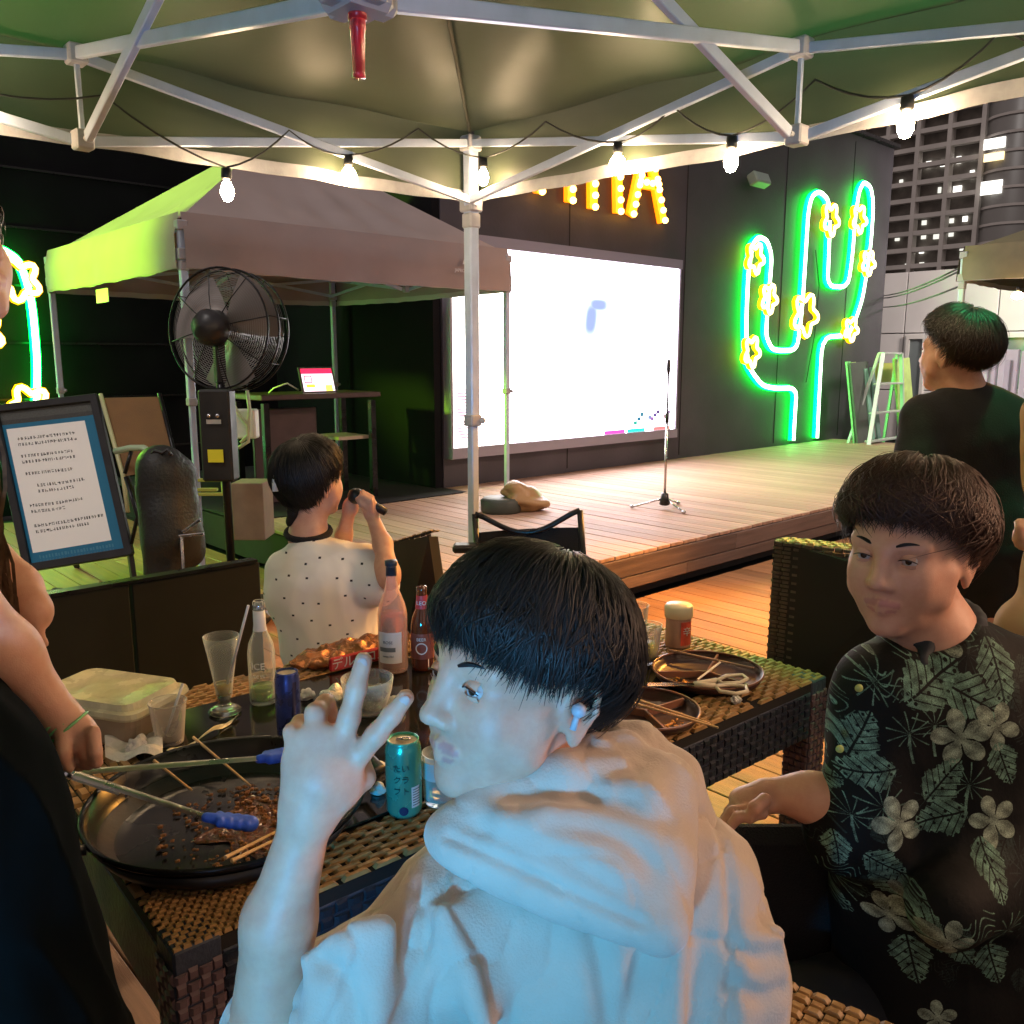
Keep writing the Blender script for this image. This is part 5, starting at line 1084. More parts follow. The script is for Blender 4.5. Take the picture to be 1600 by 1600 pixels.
def head(B, c, fr, s=1., neck=True, fine=True):
    f, l, u = fr; A = np.array([f, l, u]); Q = lambda x, y, z: c+(f*x+l*y+u*z)*s
    B.ell(Q(-.012, 0, .028), np.array((.094, .074, .084))*s, A, .02*s)
    B.ell(Q(.022, 0, -.03), np.array((.070, .060, .078))*s, A, .03*s)
    B.ell(Q(.036, 0, -.082), np.array((.044, .046, .032))*s, A, .035*s)
    B.ell(Q(.072, 0, -.102), np.array((.016, .020, .015))*s, A, .022*s)
    if fine:
        for q in (-1, 1):
            B.ell(Q(.056, .036*q, -.035), np.array((.022, .022, .026))*s, A, .03*s)
            B.cap(Q(.078, .012*q, .022), Q(.066, .046*q, .020), .009*s, .008*s, .018*s)
            B.cap(Q(.030, .058*q, -.060), Q(.02, .060*q, -.03), .012*s, .012*s, .03*s)
            B.ell(Q(.0905, .031*q, .000), np.array((.012, .017, .010))*s, A, .010*s, 0, True)
        B.cap(Q(.087, 0, .012), Q(.104, 0, -.026), .0065*s, .0095*s, .016*s); B.ell(Q(.106, 0, -.031), np.array((.0095, .010, .008))*s, A, .008*s)
        for q in (-1, 1): B.ell(Q(.095, .0125*q, -.035), np.array((.010, .0075, .0075))*s, A, .007*s)
        B.cap(Q(.087, -.020, -.063), Q(.092, 0, -.0605), .0045*s, .0055*s, .006*s, 1); B.cap(Q(.087, .020, -.063), Q(.092, 0, -.0605), .0045*s, .0055*s, .006*s, 1)
        B.cap(Q(.085, -.017, -.0695), Q(.089, 0, -.0725), .0045*s, .0068*s, .006*s, 1); B.cap(Q(.085, .017, -.0695), Q(.089, 0, -.0725), .0045*s, .0068*s, .006*s, 1)
    for q in (-1, 1):   # ears: rim, lobe, hollow
        e = lambda x, y, z: Q(-.010+x, (.070+y)*q, -.018+z)
        B.ell(e(0, .006, 0), np.array((.017, .007, .028))*s, np.array([f*.94-u*.2, l, u*.94+f*.2]), .010*s)
        B.chain([e(.012, .004, -.006), e(.012, .010, .018), e(-.004, .015, .030), e(-.018, .017, .020), e(-.019, .015, 0), e(-.008, .009, -.024)], np.array([.003, .0038, .0042, .0042, .0038, .003])*s, .004*s)
        B.ell(e(-.001, .014, .004), np.array((.009, .007, .014))*s, A, .006*s, 0, True)
        B.ell(e(-.002, .006, -.028), np.array((.008, .0045, .009))*s, A, .006*s)
def eyes(o, c, fr, s=1.):
    f, l, u = fr; Q = lambda x, y, z: c+(f*x+l*y+u*z)*s; A = np.array([f, l, u])
    we = mat('eye_white', (.46, .43, .41), .3); ir = mat('dark_iris', (.03, .015, .008), .08); lid = mat('eyelid_line', (.05, .025, .02), .6)
    for q in (-1, 1):
        ec = Q(.0745, .031*q, .000); b = MB(); b.ball(ec, .0106*s, 16, 10, A); e = b.build('eye', we, o, smooth=True)
        gd = C0-ec; gd /= np.linalg.norm(gd); gd = f*.8+(gd*.5 if gd@f > 0 else 0); gd = gd/np.linalg.norm(gd); b = MB(); b.ball(ec+gd*.0062*s, (.0056*s, .0056*s, .0056*s), 14, 8, A); b.build('iris', ir, e, smooth=True)
        lm = mat('eyelid_skin', tuple(SK), .5)
        for sg, z_ in ((1, .0046), (-1, -.0052)):
            def fn(a, v):
                th = (v-.5)*2.05; ph = (.24 if sg > 0 else .32)+a*1.05
                return ec+.0121*s*(f*math.cos(th*.8)*math.cos(ph)+l*math.sin(th*.8)*1.12+u*sg*math.sin(ph)*math.cos(th*.55))
            b = MB(); b.grid(fn, 5, 12); b.build('eyelid', lm, o, smooth=True)
        b = MB(); b.tube([Q(.0875-.0045*abs(t)**2, q*(.031+.0135*t), .0042-.0045*t*t) for t in np.linspace(-1, 1, 9)], np.array([.0005]+[.0009]*7+[.0005])*s, 5); b.build('lash_line', lid, o)
        b = MB(); b.tube([Q(.0885-.013*t*t, q*(.014+.031*t), .020+.006*math.sin(t*2.4)) for t in np.linspace(0, 1, 9)], np.array([.0014, .0024, .0027, .0027, .0025, .0022, .0017, .0011, .0004])*s, 5); b.build('eyebrow', M_hair, o)
def hair(o, c, fr, s, phimax, m, n=2600, seed=0, vol=.016, width=.0042, whorl=(-.35, 0, 1), rad=(.106, .086, .098), lift=0., nm='hair', droop=0., segs=9, shell=True, jitter=.14, base_phi=1.0, curl=0.):
    """clumps of hair that run from the crown over the skull; phimax(az) = angle from the crown where they end (az 0 = forehead)"""
    r = np.random.default_rng(seed); f, l, u = fr; w = np.array(whorl, float); w /= np.linalg.norm(w)
    wx = np.array([1, 0, 0])-w*w[0]; wx /= np.linalg.norm(wx); wy = np.cross(w, wx); c0 = c+(f*-.012+u*.022)*s
    az = r.uniform(-math.pi, math.pi, n); p1 = np.array([phimax(a) for a in az])*(1+.03*np.sin(az*9)+.025*np.sin(az*23+1)+r.normal(0, .045, n)-.12*r.random(n)**2); st = r.random(n)**.7
    p0 = np.minimum(p1-.35, st*base_phi*1.25+.0); p0 = np.maximum(p0, 0.01); tt = np.linspace(0, 1, segs)
    ph = p0[:, None]+(p1-p0)[:, None]*tt; off = r.uniform(0, vol, n)[:, None]*((np.sin(tt*math.pi)*.75+.42)*(1-.55*tt**4))[None]+.002
    fly = (r.random(n) < .05); off = off+fly[:, None]*(.004+.012*r.random(n)[:, None])*tt[None]**1.5
    a = az[:, None]+r.normal(0, jitter, n)[:, None]*tt[None]**1.3+curl*np.sin(tt*5)[None]*r.normal(0, 1, n)[:, None]
    def surf(ph, a, off):
        d = np.cos(ph)[..., None]*w+np.sin(ph)[..., None]*(np.cos(a)[..., None]*wx+np.sin(a)[..., None]*wy)
        R = np.array(rad)+0*d; e = 1/np.sqrt(((d/R)**2).sum(-1)); q = d*(e*s+off*s)[..., None]
        return c0+q[..., 0:1]*f+q[..., 1:2]*l+q[..., 2:3]*u, d
    X, D = surf(ph, a, off)
    if droop:
        ex = np.clip(ph-1.75, 0, None); X = X-ZZ*(ex*droop*s)[..., None]
    T = np.gradient(X, axis=1); Nn = D[..., 0:1]*f+D[..., 1:2]*l+D[..., 2:3]*u; S = np.cross(T, Nn); S /= np.linalg.norm(S, axis=-1, keepdims=True)+1e-9
    wd = (width*s*r.uniform(.5, 1.2, n))[:, None]*np.clip(1.15-tt**2.5, .08, 1)[None]; lift_ = (wd*.35)[..., None]*Nn
    L_, M_, R_ = X-S*wd[..., None]*.5, X+lift_, X+S*wd[..., None]*.5
    V = np.stack([L_, M_, R_], 2).reshape(-1, 3); idx = np.arange(n)[:, None, None]*(segs*3)+np.arange(segs-1)[None, :, None]*3+np.arange(2)[None, None, :]
    F = np.stack([idx, idx+1, idx+4, idx+3], -1).reshape(-1, 4); h = nmesh(nm, V, F, m, o, True); h['kind'] = 'stuff'
    if shell:
        na, npi = 48, 16; V = []; aa = np.linspace(-math.pi, math.pi, na+1)[:-1]
        pm = np.array([phimax(x) for x in aa]); A_, T_ = np.meshgrid(aa, np.linspace(0, 1, npi), indexing='ij'); X, _ = surf(T_*pm[:, None]*.96, A_, np.full(A_.shape, .001)); 
        if droop: X = X-ZZ*(np.clip(T_*pm[:, None]*.96-1.75, 0, None)*droop*s)[..., None]
        V = X.reshape(-1, 3); i = np.arange(na)[:, None]; j = np.arange(npi-1)[None]; F = np.stack([i*npi+j, ((i+1) % na)*npi+j, ((i+1) % na)*npi+j+1, i*npi+j+1], -1).reshape(-1, 4)
        nmesh('hair_underlayer', V, F, m, o, True)
def lerpaz(pts):
    xs = [p[0] for p in pts]; ys = [p[1] for p in pts]
    return lambda a: float(np.interp((a+math.pi) % (2*math.pi)-math.pi, xs, ys))
def folds(V, N, amp, sc, seed, ridge=0.): 
    w = lump(V, sc, seed); w2 = lump(V, sc*2.3, seed+5); return V+N*((w+.5*w2-ridge*np.abs(lump(V*[1, 1, .45], sc*1.6, seed+9))**.6)[:, None]*amp)
def cloth(o, B, h, name, m, amp=.006, sc=22, seed=1, ridge=.5, uvf=None):
    V, F = B.mesh(h); N = vnormals(V, F); V = folds(V, N, amp, sc, seed, ridge)
    return nmesh(name, V, F, m, o, True, uv=None if uvf is None else uvf(V))
def finger(B, pts, r0, r1, k=.006): B.chain(pts, np.linspace(r0, r1, len(pts)), k)

# ---- 1. hooded guest, back to us, looking round over the shoulder with a V sign
p = thing('person', 'person in a pale hoodie seated with back to us, raising a V sign', 'person', (.72, .68, 0))
hc = P(814, 1050, .965); tc = -ray(842, 1010); tc[2] = 0; tc /= np.linalg.norm(tc)
fr = face_frame(tc*.60-RT*.80, .10, 0); s = 1.08
B = Body(); head(B, hc, fr, s)
nb = P(945, 1265, 1.0); f_, l_, u_ = fr
B.cap(hc-f_*.015-u_*.075, nb, .052, .060, .03); B.cap(nb, P(900, 1450, 1.03), .06, .12, .05); B.cap(P(900, 1450, 1.03), P(890, 1750, 1.06), .13, .12, .05)
B.cap(P(900, 1400, 1.03), P(690, 1465, .95), .05, .05, .04); B.cap(P(690, 1465, .95), P(415, 1640, .90), .045, .042, .03)
B.cap(P(900, 1380, 1.03), P(1085, 1400, 1.0), .05, .05, .04); B.cap(P(1085, 1400, 1.0), P(1135, 1640, .96), .045, .042, .03)
B.cap(P(415, 1640, .90), P(436, 1440, .885), .040, .035, .03); B.cap(P(436, 1440, .885), P(482, 1268, .87), .034, .0235, .02)
# hand
kh = .865
B.ell(P(505, 1200, kh), (.040, .017, .048), np.array([RT*.97+ZZ*.2, FH, ZZ*.97-RT*.2]), .025); B.cap(P(483, 1262, .87), P(500, 1215, kh), .025, .030, .02)
finger(B, [P(535, 1165, kh), P(546, 1120, kh-.004), P(557, 1075, kh-.004), P(568, 1032, kh)], .0115, .0088)           # middle, raised
finger(B, [P(562, 1180, kh-.002), P(588, 1148, kh-.01), P(612, 1118, kh-.012), P(634, 1090, kh-.012)], .0112, .0085)          # index, raised and spread
finger(B, [P(500, 1165, kh), P(493, 1115, kh+.002), P(508, 1100, kh+.028), P(520, 1125, kh+.036)], .0108, .0088)              # ring, folded
finger(B, [P(470, 1185, kh), P(458, 1145, kh+.004), P(470, 1130, kh+.026), P(484, 1150, kh+.034)], .0098, .008)              # little, folded
finger(B, [P(535, 1245, kh), P(568, 1215, kh+.02), P(560, 1175, kh+.036), P(535, 1155, kh+.038)], .0125, .0095)              # thumb across the palm
V, F = B.mesh(.0036); nmesh('body', V, F, M_skin, p, True, col=B.colors(V, PAL))
eyes(p, hc, fr, s)
hair(p, hc, fr, s, lerpaz([(-3.15, 2.25), (-2.3, 2.15), (-1.75, 1.70), (-1.4, 1.66), (-1.1, 1.80), (-.7, 1.72), (0, 1.68), (.7, 1.74), (1.1, 1.84), (1.4, 1.66), (1.75, 1.72), (2.3, 2.12), (3.15, 2.25)]), M_hair, n=15000, seed=2, vol=.022, width=.0019, jitter=.24, rad=(.098, .084, .096))
for tip, px_ in ((P(568, 1032, kh), 0), (P(634, 1090, kh-.012), 1)):
    b = MB(); d_ = (tip-P(555, 1170, kh)); d_ /= np.linalg.norm(d_); s_ = np.cross(d_, -FH); s_ /= np.linalg.norm(s_); b.ball(tip-d_*.001-FH*.0072, (.0052, .0068, .0018), 12, 8, np.array([s_, d_, np.cross(s_, d_)])); b.build('fingernail', mat('nail', (.52, .34, .29), .5, spec=.3), p, smooth=True)
# pale bead added in place of the highlight on the ear
b = MB(); q = hc+(f_*-.004+l_*.088-u_*.012)*s; b.ball(q, (.008, .008, .008), 10, 8); b.tube([q, q-u_*.02+f_*.006], .0035, 8); b.build('wireless_earbud', mat('earbud', (.38, .42, .46), .4), smooth=True, label='pale wireless earbud in the ear of the hooded guest', cat='earbud')
M_hood = mat('cream_fleece', (.56, .45, .36), .95, var=.06, vscale=18, bump=.22, bscale=320, sheen=.35, spec=.1)
S = Body()
S.ell(P(905, 1470, 1.0), (.205, .125, .20), np.array([RT, FH, ZZ]), .05); S.ell(P(885, 1760, 1.02), (.185, .135, .28), np.array([RT, FH, ZZ]), .06)
S.cap(P(905, 1350, 1.0), P(700, 1452, .945), .075, .066, .05); S.cap(P(905, 1340, 1.02), P(1080, 1390, 1.0), .080, .070, .05)
S.cap(P(695, 1458, .945), P(560, 1560, .92), .068, .070, .04); S.cap(P(560, 1560, .92), P(440, 1630, .905), .066, .070, .04)
S.cap(P(1080, 1395, 1.0), P(1120, 1530, .97), .068, .068, .04); S.cap(P(1120, 1530, .97), P(1130, 1680, .95), .070, .064, .04)
S.cap(P(1130, 1680, .95), P(1080, 1800, 1.1), .06, .05, .04)
S.ell(P(418, 1600, .868), (.02, .06, .05), np.array([RT, FH, ZZ]), .02, 0, True)
S.cap(P(560, 1460, .845), P(500, 1600, .85), .012, .02, .03); S.cap(P(600, 1450, .85), P(585, 1600, .84), .010, .014, .03)
S.cap(P(700, 1420, .87), P(760, 1600, .855), .008, .012, .035); S.cap(P(1150, 1380, .95), P(1140, 1600, .89), .008, .012, .03); S.cap(P(1060, 1480, .88), P(1050, 1640, .87), .008, .01, .03)
for i in range(5): S.cap(P(1150-6*i, 1480+28*i, .90), P(1215-4*i, 1462+30*i, .925), .006, .008, .02)
for i in range(3): S.cap(P(480+10*i, 1500+34*i, .85), P(540+8*i, 1470+38*i, .85), .006, .010, .022)
V, F = S.mesh(.0048); N = vnormals(V, F); V = folds(V, N, .0045, 17, 3, .9)
wr_ = lump(V*[1, 1, .35], 55, 44); V = V+N*(wr_*.0012)[:, None]
wq = lump(V@np.array([[1, .3, 0], [-.3, 1, 0], [0, .5, .38]]), 30, 61); V = V-N*(np.exp(-np.abs(wq)/.05)*.0050)[:, None]; N = vnormals(V, F)
from mathutils.bvhtree import BVHTree
def crease(V, F, lines, depth=.0045, sg=.006):
    bv = BVHTree.FromPolygons([Vector(v) for v in V.tolist()], F.tolist()); N = vnormals(V, F)
    for pxs in lines:
        pts = []; pp = smooth_path([np.array([a, c, 0.]) for a, c in pxs], 3)
        for q in pp:
            d = ray(q[0], q[1]); hit = bv.ray_cast(Vector(C0), Vector(d/np.linalg.norm(d)))
            if hit[0] is not None: pts.append(np.array(hit[0]))
        dm = np.full(len(V), 9.)
        for p0, p1 in zip(pts[:-1], pts[1:]):
            if np.linalg.norm(p1-p0) < .06: dm = np.minimum(dm, Body.ev(('c', p0, p1, 0., 0.), V))
        V = V+N*((-depth*np.exp(-(dm/sg)**2)+depth*.3*np.exp(-((dm-2.4*sg)/(1.3*sg))**2))[:, None])
    return V
V = crease(V, F, [[(648, 1385), (668, 1440), (660, 1500), (628, 1560), (610, 1600)], [(1105, 1262), (1135, 1330), (1142, 1420), (1140, 1500), (1138, 1600)]])
V = crease(V, F, [[(900, 1400), (930, 1470), (945, 1540), (950, 1600)], [(700, 1400), (760, 1500), (780, 1600)], [(1000, 1500), (985, 1560), (980, 1600)], [(1150, 1480), (1185, 1500), (1215, 1490)], [(1150, 1540), (1190, 1560), (1222, 1545)], [(500, 1500), (545, 1530), (560, 1600)]], .006, .009)
nmesh('hoodie', V, F, M_hood, p, True)
S = Body(); eA = [P(690, 1310, .90), P(1035, 1450, .835)]; eD = [P(800, 1240, .96), P(1030, 1225, .965)]
n_ = 26
for i in range(n_):
    t = i/(n_-1); a = eA[0]*(1-t)+eA[1]*t; d = eD[0]*(1-t)+eD[1]*t; m_ = (a+d)/2-FH*.020-ZZ*.0
    r_ = .017+.008*math.sin(math.pi*t); S.cap(a, m_, r_, .026+.010*math.sin(math.pi*t), .018); S.cap(m_, d, .026+.010*math.sin(math.pi*t), .03, .018)
for i in range(10):   # flap runs out to the tip and up the far side
    t = i/9; S.cap(P(1035, 1452-20*t, .838+.01*t), P(1040-5*t, 1235, .965), .013, .024, .02)
S.chain([P(695, 1292, .915), P(775, 1248, .925), P(880, 1222, .925), P(960, 1214, .94)], (.018, .024, .030, .028), .016)
S.chain([P(765, 1238, .955), P(850, 1200, .955), P(930, 1180, .965), P(975, 1172, .98)], (.014, .020, .024, .024), .012)
S.chain([P(965, 1150, 1.02), P(1000, 1165, 1.02), P(1050, 1215, 1.02), P(1075, 1290, 1.0)], (.020, .026, .032, .034), .014)
S.chain([P(955, 1250, .90), P(1000, 1258, .905), P(1018, 1235, .93)], (.022, .028, .024), .012)
S.chain([P(700, 1320, .885), P(860, 1385, .858), P(1015, 1452, .83)], (.010, .011, .011), .010)
S.cap(P(790, 1290, .865), P(960, 1370, .838), .008, .012, .03); S.cap(P(860, 1285, .87), P(1010, 1330, .87), .008, .010, .03)
V, F = S.mesh(.0042); N = vnormals(V, F); V = folds(V, N, .0022, 24, 8, .6); wq = lump(V@np.array([[1, .2, 0], [-.2, 1, 0], [.4, .3, .8]]), 26, 71); V = V-N*(np.exp(-np.abs(wq)/.05)*.0025)[:, None]; V = crease(V, F, [[(700, 1308), (800, 1352), (900, 1398), (1000, 1442)]], .0035, .005); V = crease(V, F, [[(730, 1290), (850, 1320), (960, 1390)], [(860, 1290), (960, 1300), (1020, 1350)], [(800, 1250), (900, 1240), (990, 1250)]], .0035, .010)
nmesh('hood', V, F, M_hood, p, True)
b = MB(); b.box(P(890, 1750, 1.1)*[1, 1, 0]+[0, 0, .42], (.46, .44, .06), np.array([RT, FH, ZZ]), bev=.02); q = MB()
# chair of the hooded guest
ch = thing('rattan_chair', 'woven chair under the hooded guest, hidden by the pale hoodie', 'chair', P(890, 1750, 1.1)*[1, 1, 0], group='woven chairs round the table'); b.build('seat', M_rat, ch)
for sx in (-.19, .19):
    for sy in (-.18, .18): b = MB(); b.box(P(890, 1750, 1.1)*[1, 1, 0]+RT*sx+FH*sy+ZZ*.2, (.04, .04, .40), np.array([RT, FH, ZZ])); b.build('leg', M_rat, ch)
# trousers
L_ = Body(); hp = P(890, 1750, 1.08)
for sx in (-.1, .1):
    a = hp+RT*sx; a[2] = .52; kn = a+FH*.30+RT*sx*.3; kn[2] = .53; ft = kn+FH*.05; ft[2] = .08; L_.cap(a, kn, .09, .07, .03); L_.cap(kn, ft, .065, .045, .03); L_.cap(ft, ft+FH*.14-ZZ*.03, .042, .038, .02)
L_.ell(np.array([hp[0], hp[1], .54]), (.17, .14, .1), np.array([RT, FH, ZZ]), .05); cloth(p, L_, .012, 'trousers', mat('dark_trousers', (.03, .03, .04), .85), .006)

# ---- 2. woman in white singing
p = thing('person', 'woman in a white top with black dots, back to us, singing into a microphone', 'person', (1.3, 2.42, 0))
k = 2.72; hc = P(487, 748, k); fr = face_frame(FH*.80+RT*.60, 0); s = 1.02
B = Body(); head(B, hc, fr, s); f_, l_, u_ = fr
nb = P(482, 838, k+.01); B.cap(hc-u_*.07-f_*.01, nb, .045, .052, .03); B.cap(nb, P(500, 960, k), .05, .08, .05); B.cap(P(500, 960, k), P(515, 1070, k), .08, .08, .05)
B.cap(P(500, 900, k), P(590, 890, k+.02), .05, .045, .03); B.cap(P(592, 890, k-.02), P(607, 895, k-.12), .040, .034, .03)
B.chain([P(608, 905, k-.14), P(598, 850, k-.05), P(582, 808, k)], (.034, .028, .020), .02)
B.cap(P(460, 900, k), P(535, 880, k+.25), .04, .035, .03); B.chain([P(538, 880, k+.22), P(537, 835, k+.12), P(545, 800, k+.06)], (.032, .026, .02), .02)
B.ell(P(578, 793, k), (.026, .022, .032), np.array([RT, FH, ZZ]), .02); B.ell(P(549, 790, k+.05), (.024, .02, .03), np.array([RT, FH, ZZ]), .02)
mcA, mcB = P(556, 775, k+.02), P(602, 800, k-.01); md = (mcB-mcA)/np.linalg.norm(mcB-mcA)
for i in range(4):
    c0 = P(572, 782+0*i, k)+md*(.012*i-.012); up = ZZ*.9+RT*.1
    finger(B, [c0-ZZ*.018-FH*.024, c0+ZZ*.012-FH*.026, c0+ZZ*.022-FH*.004, c0+ZZ*.010+FH*.014], .0085, .007, .004)
finger(B, [P(578, 795, k)-FH*.02, P(568, 786, k)-FH*.026, P(560, 778, k)-FH*.02], .010, .008, .005)
V, F = B.mesh(.006); nmesh('body', V, F, M_skin, p, True, col=B.colors(V, PAL)); eyes(p, hc, fr, s)
hair(p, hc, fr, s, lerpaz([(-3.15, 2.45), (-2.5, 2.4), (-2.0, 2.15), (-1.6, 1.75), (-1.2, 1.9), (-.7, 1.55), (0, 1.3), (.7, 1.7), (1.2, 2.1), (1.7, 2.2), (2.3, 2.35), (3.15, 2.45)]), M_hair, n=6000, seed=5, vol=.018, width=.003, droop=.02)
B2 = Body(); B2.cap(P(462, 785, k-.03), P(455, 815, k-.02), .026, .016, .02); V, F = B2.mesh(.005); V = V+vnormals(V, F)*lump(V, 90, 2)[:, None]*.005; nmesh('hair_bun', V, F, M_hair, p)
b = MB(); b.tube([P(430, 742, k-.10), P(431, 768, k-.10)], .011, 8); b.build('hair_clip', M_white, p, smooth=True)
b = MB(); b.ball(mcA, .026, 12, 8); b.tube([mcA, mcB], [.018, .012], 10); mo = thing('microphone', 'black handheld microphone at the mouth of the woman in white', 'microphone', mcA); b.build('microphone_body', mat('mic_black', (.02, .02, .02), .3, metal=.3), mo, smooth=True)
def shirt_uv(V, c, w): return np.stack([((V-c)@RT)/w+.5, ((V-c)[:, 2])/w+.5], 1)
im = np.ones((512, 512, 3), np.float32); im[:] = (.93, .92, .90); r_ = np.random.default_rng(5)
for i in range(9):
    for j in range(9):
        x, y = int(20+i*58+(j % 2)*29+r_.integers(-14, 14)), int(24+j*54+r_.integers(-14, 14))
        im[y:y+5, x:x+7] = (.12, .12, .16)
S = Body(); S.ell(P(505, 925, k+.0), (.185, .130, .15), np.array([RT, FH, ZZ]), .05); S.ell(P(515, 1005, k+.02), (.155, .135, .17), np.array([RT, FH, ZZ]), .06); S.ell(P(525, 1120, k+.02), (.15, .12, .15), np.array([RT, FH, ZZ]), .06)
S.cap(P(485, 868, k), P(445, 885, k), .06, .055, .04); S.cap(P(490, 868, k), P(570, 885, k+.0), .062, .066, .04); S.cap(P(572, 888, k-.0), P(592, 915, k-.08), .068, .066, .03)
V, F = S.mesh(.008); N = vnormals(V, F); V = folds(V, N, .005, 22, 6, .8); cS = P(500, 960, k)
nmesh('dotted_top', V, F, img_mat('dotted_print', im, .8), p, True, uv=shirt_uv(V, cS, .55))
b = MB(); b.tube([nb+ZZ*.014+RT*.066*math.cos(a)+FH*.060*math.sin(a)+ZZ*.014*math.sin(a) for a in np.linspace(0, 6.283, 25)[:-1]], .011, 8, close=True); b.build('black_collar', M_blkfab, p, smooth=True)
L_ = Body(); hp = P(525, 1120, k+.02)
for sx in (-.09, .09): a = np.array([*(hp+RT*sx)[:2], .52]); kn = a-RT*.0+FH*.38; kn[2] = .5; ft = kn.copy(); ft[2] = .08; L_.cap(a, kn, .09, .06, .04); L_.cap(kn, ft, .055, .04, .03); L_.cap(ft, ft+FH*.13-ZZ*.03, .04, .035, .02)
cloth(p, L_, .014, 'trousers', mat('dark_trousers', (.03, .03, .04), .85), .006)
hp = np.array([hp[0], hp[1], 0]); ch = thing('rattan_chair', 'black chair under the woman in white, mostly hidden by the table', 'chair', hp, group='woven chairs round the table')
b = MB(); b.box(hp+ZZ*.40, (.46, .46, .05), np.array([RT, FH, ZZ]), bev=.02); b.build('seat', M_blk, ch)
for sx in (-.2, .2):
    for sy in (-.2, .2): b = MB(); b.box(hp+RT*sx+FH*sy+ZZ*.19, (.03, .03, .38), np.array([RT, FH, ZZ])); b.build('leg', M_blk, ch)

# ---- 3. guest in the leaf-print shirt
p = thing('person', 'person in a dark leaf-print shirt seated facing us, arm resting on the chair', 'person', (1.4, .6, 0))
k = 1.34; hc = P(1420, 852, k); tc = -ray(1420, 852); tc[2] = 0; tc /= np.linalg.norm(tc); fr = face_frame(tc*.90-RT*.44, -.08); s = 1.06; f_, l_, u_ = fr
B = Body(); head(B, hc, fr, s)
nb = P(1455, 1000, k+.03); B.cap(hc-u_*.07-f_*.02, nb, .055, .062, .03); B.cap(nb, P(1470, 1250, k+.06), .06, .09, .05); B.cap(P(1470, 1250, k+.06), P(1480, 1600, k+.1), .09, .09, .05)
B.cap(P(1470, 1080, k+.04), P(1365, 1090, k), .05, .05, .04); B.cap(P(1365, 1090, k), P(1335, 1290, k-.02), .045, .042, .03); B.chain([P(1335, 1290, k-.02), P(1265, 1245, k-.0), P(1200, 1240, k+.02)], (.038, .032, .024), .03)
B.cap(P(1470, 1080, k+.04), P(1590, 1100, k+.04), .05, .05, .04); B.cap(P(1590, 1100, k+.04), P(1612, 1300, k+.03), .045, .038, .03)
B.ell(P(1175, 1250, k+.02), (.036, .03, .020), np.array([RT, FH, ZZ]), .02)
for i in range(4): c0 = P(1176, 1244+9*i, k+.030-.020*i); finger(B, [c0+RT*.015, c0-RT*(.022+.004*(i % 3))-ZZ*.006, c0-RT*(.036+.004*(i % 3))-ZZ*.026, c0-RT*.034-ZZ*(.046+.004*(i % 2))], .0092, .0072, .004)
finger(B, [P(1195, 1250, k-.03), P(1180, 1262, k-.04), P(1172, 1278, k-.035)], .011, .009, .005)
V, F = B.mesh(.0042); nmesh('body', V, F, M_skin, p, True, col=B.colors(V, PAL)); eyes(p, hc, fr, s)
hair(p, hc, fr, s, lerpaz([(-3.15, 2.2), (-2.2, 2.1), (-1.75, 1.78), (-1.3, 1.62), (-.7, 1.56), (0, 1.58), (.7, 1.56), (1.3, 1.66), (1.75, 1.78), (2.2, 2.1), (3.15, 2.2)]), M_hair2, n=11000, seed=9, vol=.021, width=.0024, rad=(.102, .086, .095), jitter=.34, curl=.12)
# leaf print
N_ = 1024; im = np.zeros((N_, N_, 3), np.float32); im[:] = (.010, .014, .016); rr_ = np.random.default_rng(12); W_sh = .62; cS = P(1460, 1260, 1.2)
def motif(px, py, size, rot, kind, colr):
    q = P(px, py, 1.22); u = ((q-cS)@RT)/W_sh+.5; v = (q-cS)[2]/W_sh+.5; cx, cy = u*N_, (1-v)*N_; R = 1.22*size/1365*1.22/W_sh*N_
    x0, x1, y0, y1 = [int(np.clip(t, 0, N_)) for t in (cx-R*1.4, cx+R*1.4, cy-R*1.4, cy+R*1.4)]
    if x1 <= x0 or y1 <= y0: return
    Y, X = np.mgrid[y0:y1, x0:x1]; dx, dy = (X-cx)/R, (Y-cy)/R; ca, sa = math.cos(rot), math.sin(rot); a_, b_ = dx*ca+dy*sa, -dx*sa+dy*ca; r = np.hypot(a_, b_); th = np.arctan2(b_, a_)
    if kind == 'leaf':
        w = .52*np.clip(1-((a_-.0)/1.0)**2, 0, 1)**.7*(1+.35*(a_ < 0)); edge = .04*np.sin(a_*26); mk = (np.abs(b_) < w+edge) & (np.abs(a_) < 1); vein = (np.abs(b_) < .035) | (np.abs((np.abs(b_)*1.0-a_*1.1) % .34-.17) < .025); mk2 = mk & ~vein; mk2 &= ~((np.hypot((a_ % .5)-.25, np.abs(b_)-.16) < .055))
    elif kind == 'flower': mk2 = (r < .38+.58*np.abs(np.cos(2.5*th))**.8) & ~((np.abs(np.sin(2.5*th)) > .985) & (r > .2))
    elif kind == 'palm': mk2 = ((np.abs(np.sin(th*5.5+.4*r)) < .30-.12*r) & (r < 1) & (b_ < .55)) | ((np.abs(a_-.12*b_*b_) < .06) & (b_ > 0) & (b_ < 1.3))
    else: mk2 = ((np.abs(np.sin(b_*9+3*np.sin(a_*5))) < .30) & (np.abs(b_) < .5) & (np.abs(a_) < .9-.5*np.abs(b_)))
    tex = .78+.22*np.sin(X*.11+np.sin(Y*.07)*2+px)*np.sin(Y*.13+py)+rr_.normal(0, .16, X.shape); blk = im[y0:y1, x0:x1]; blk[mk2] = (np.array(colr)*np.clip(tex, .3, 1.3)[..., None])[mk2]
wt = (.60, .66, .58); gr = (.44, .58, .50)
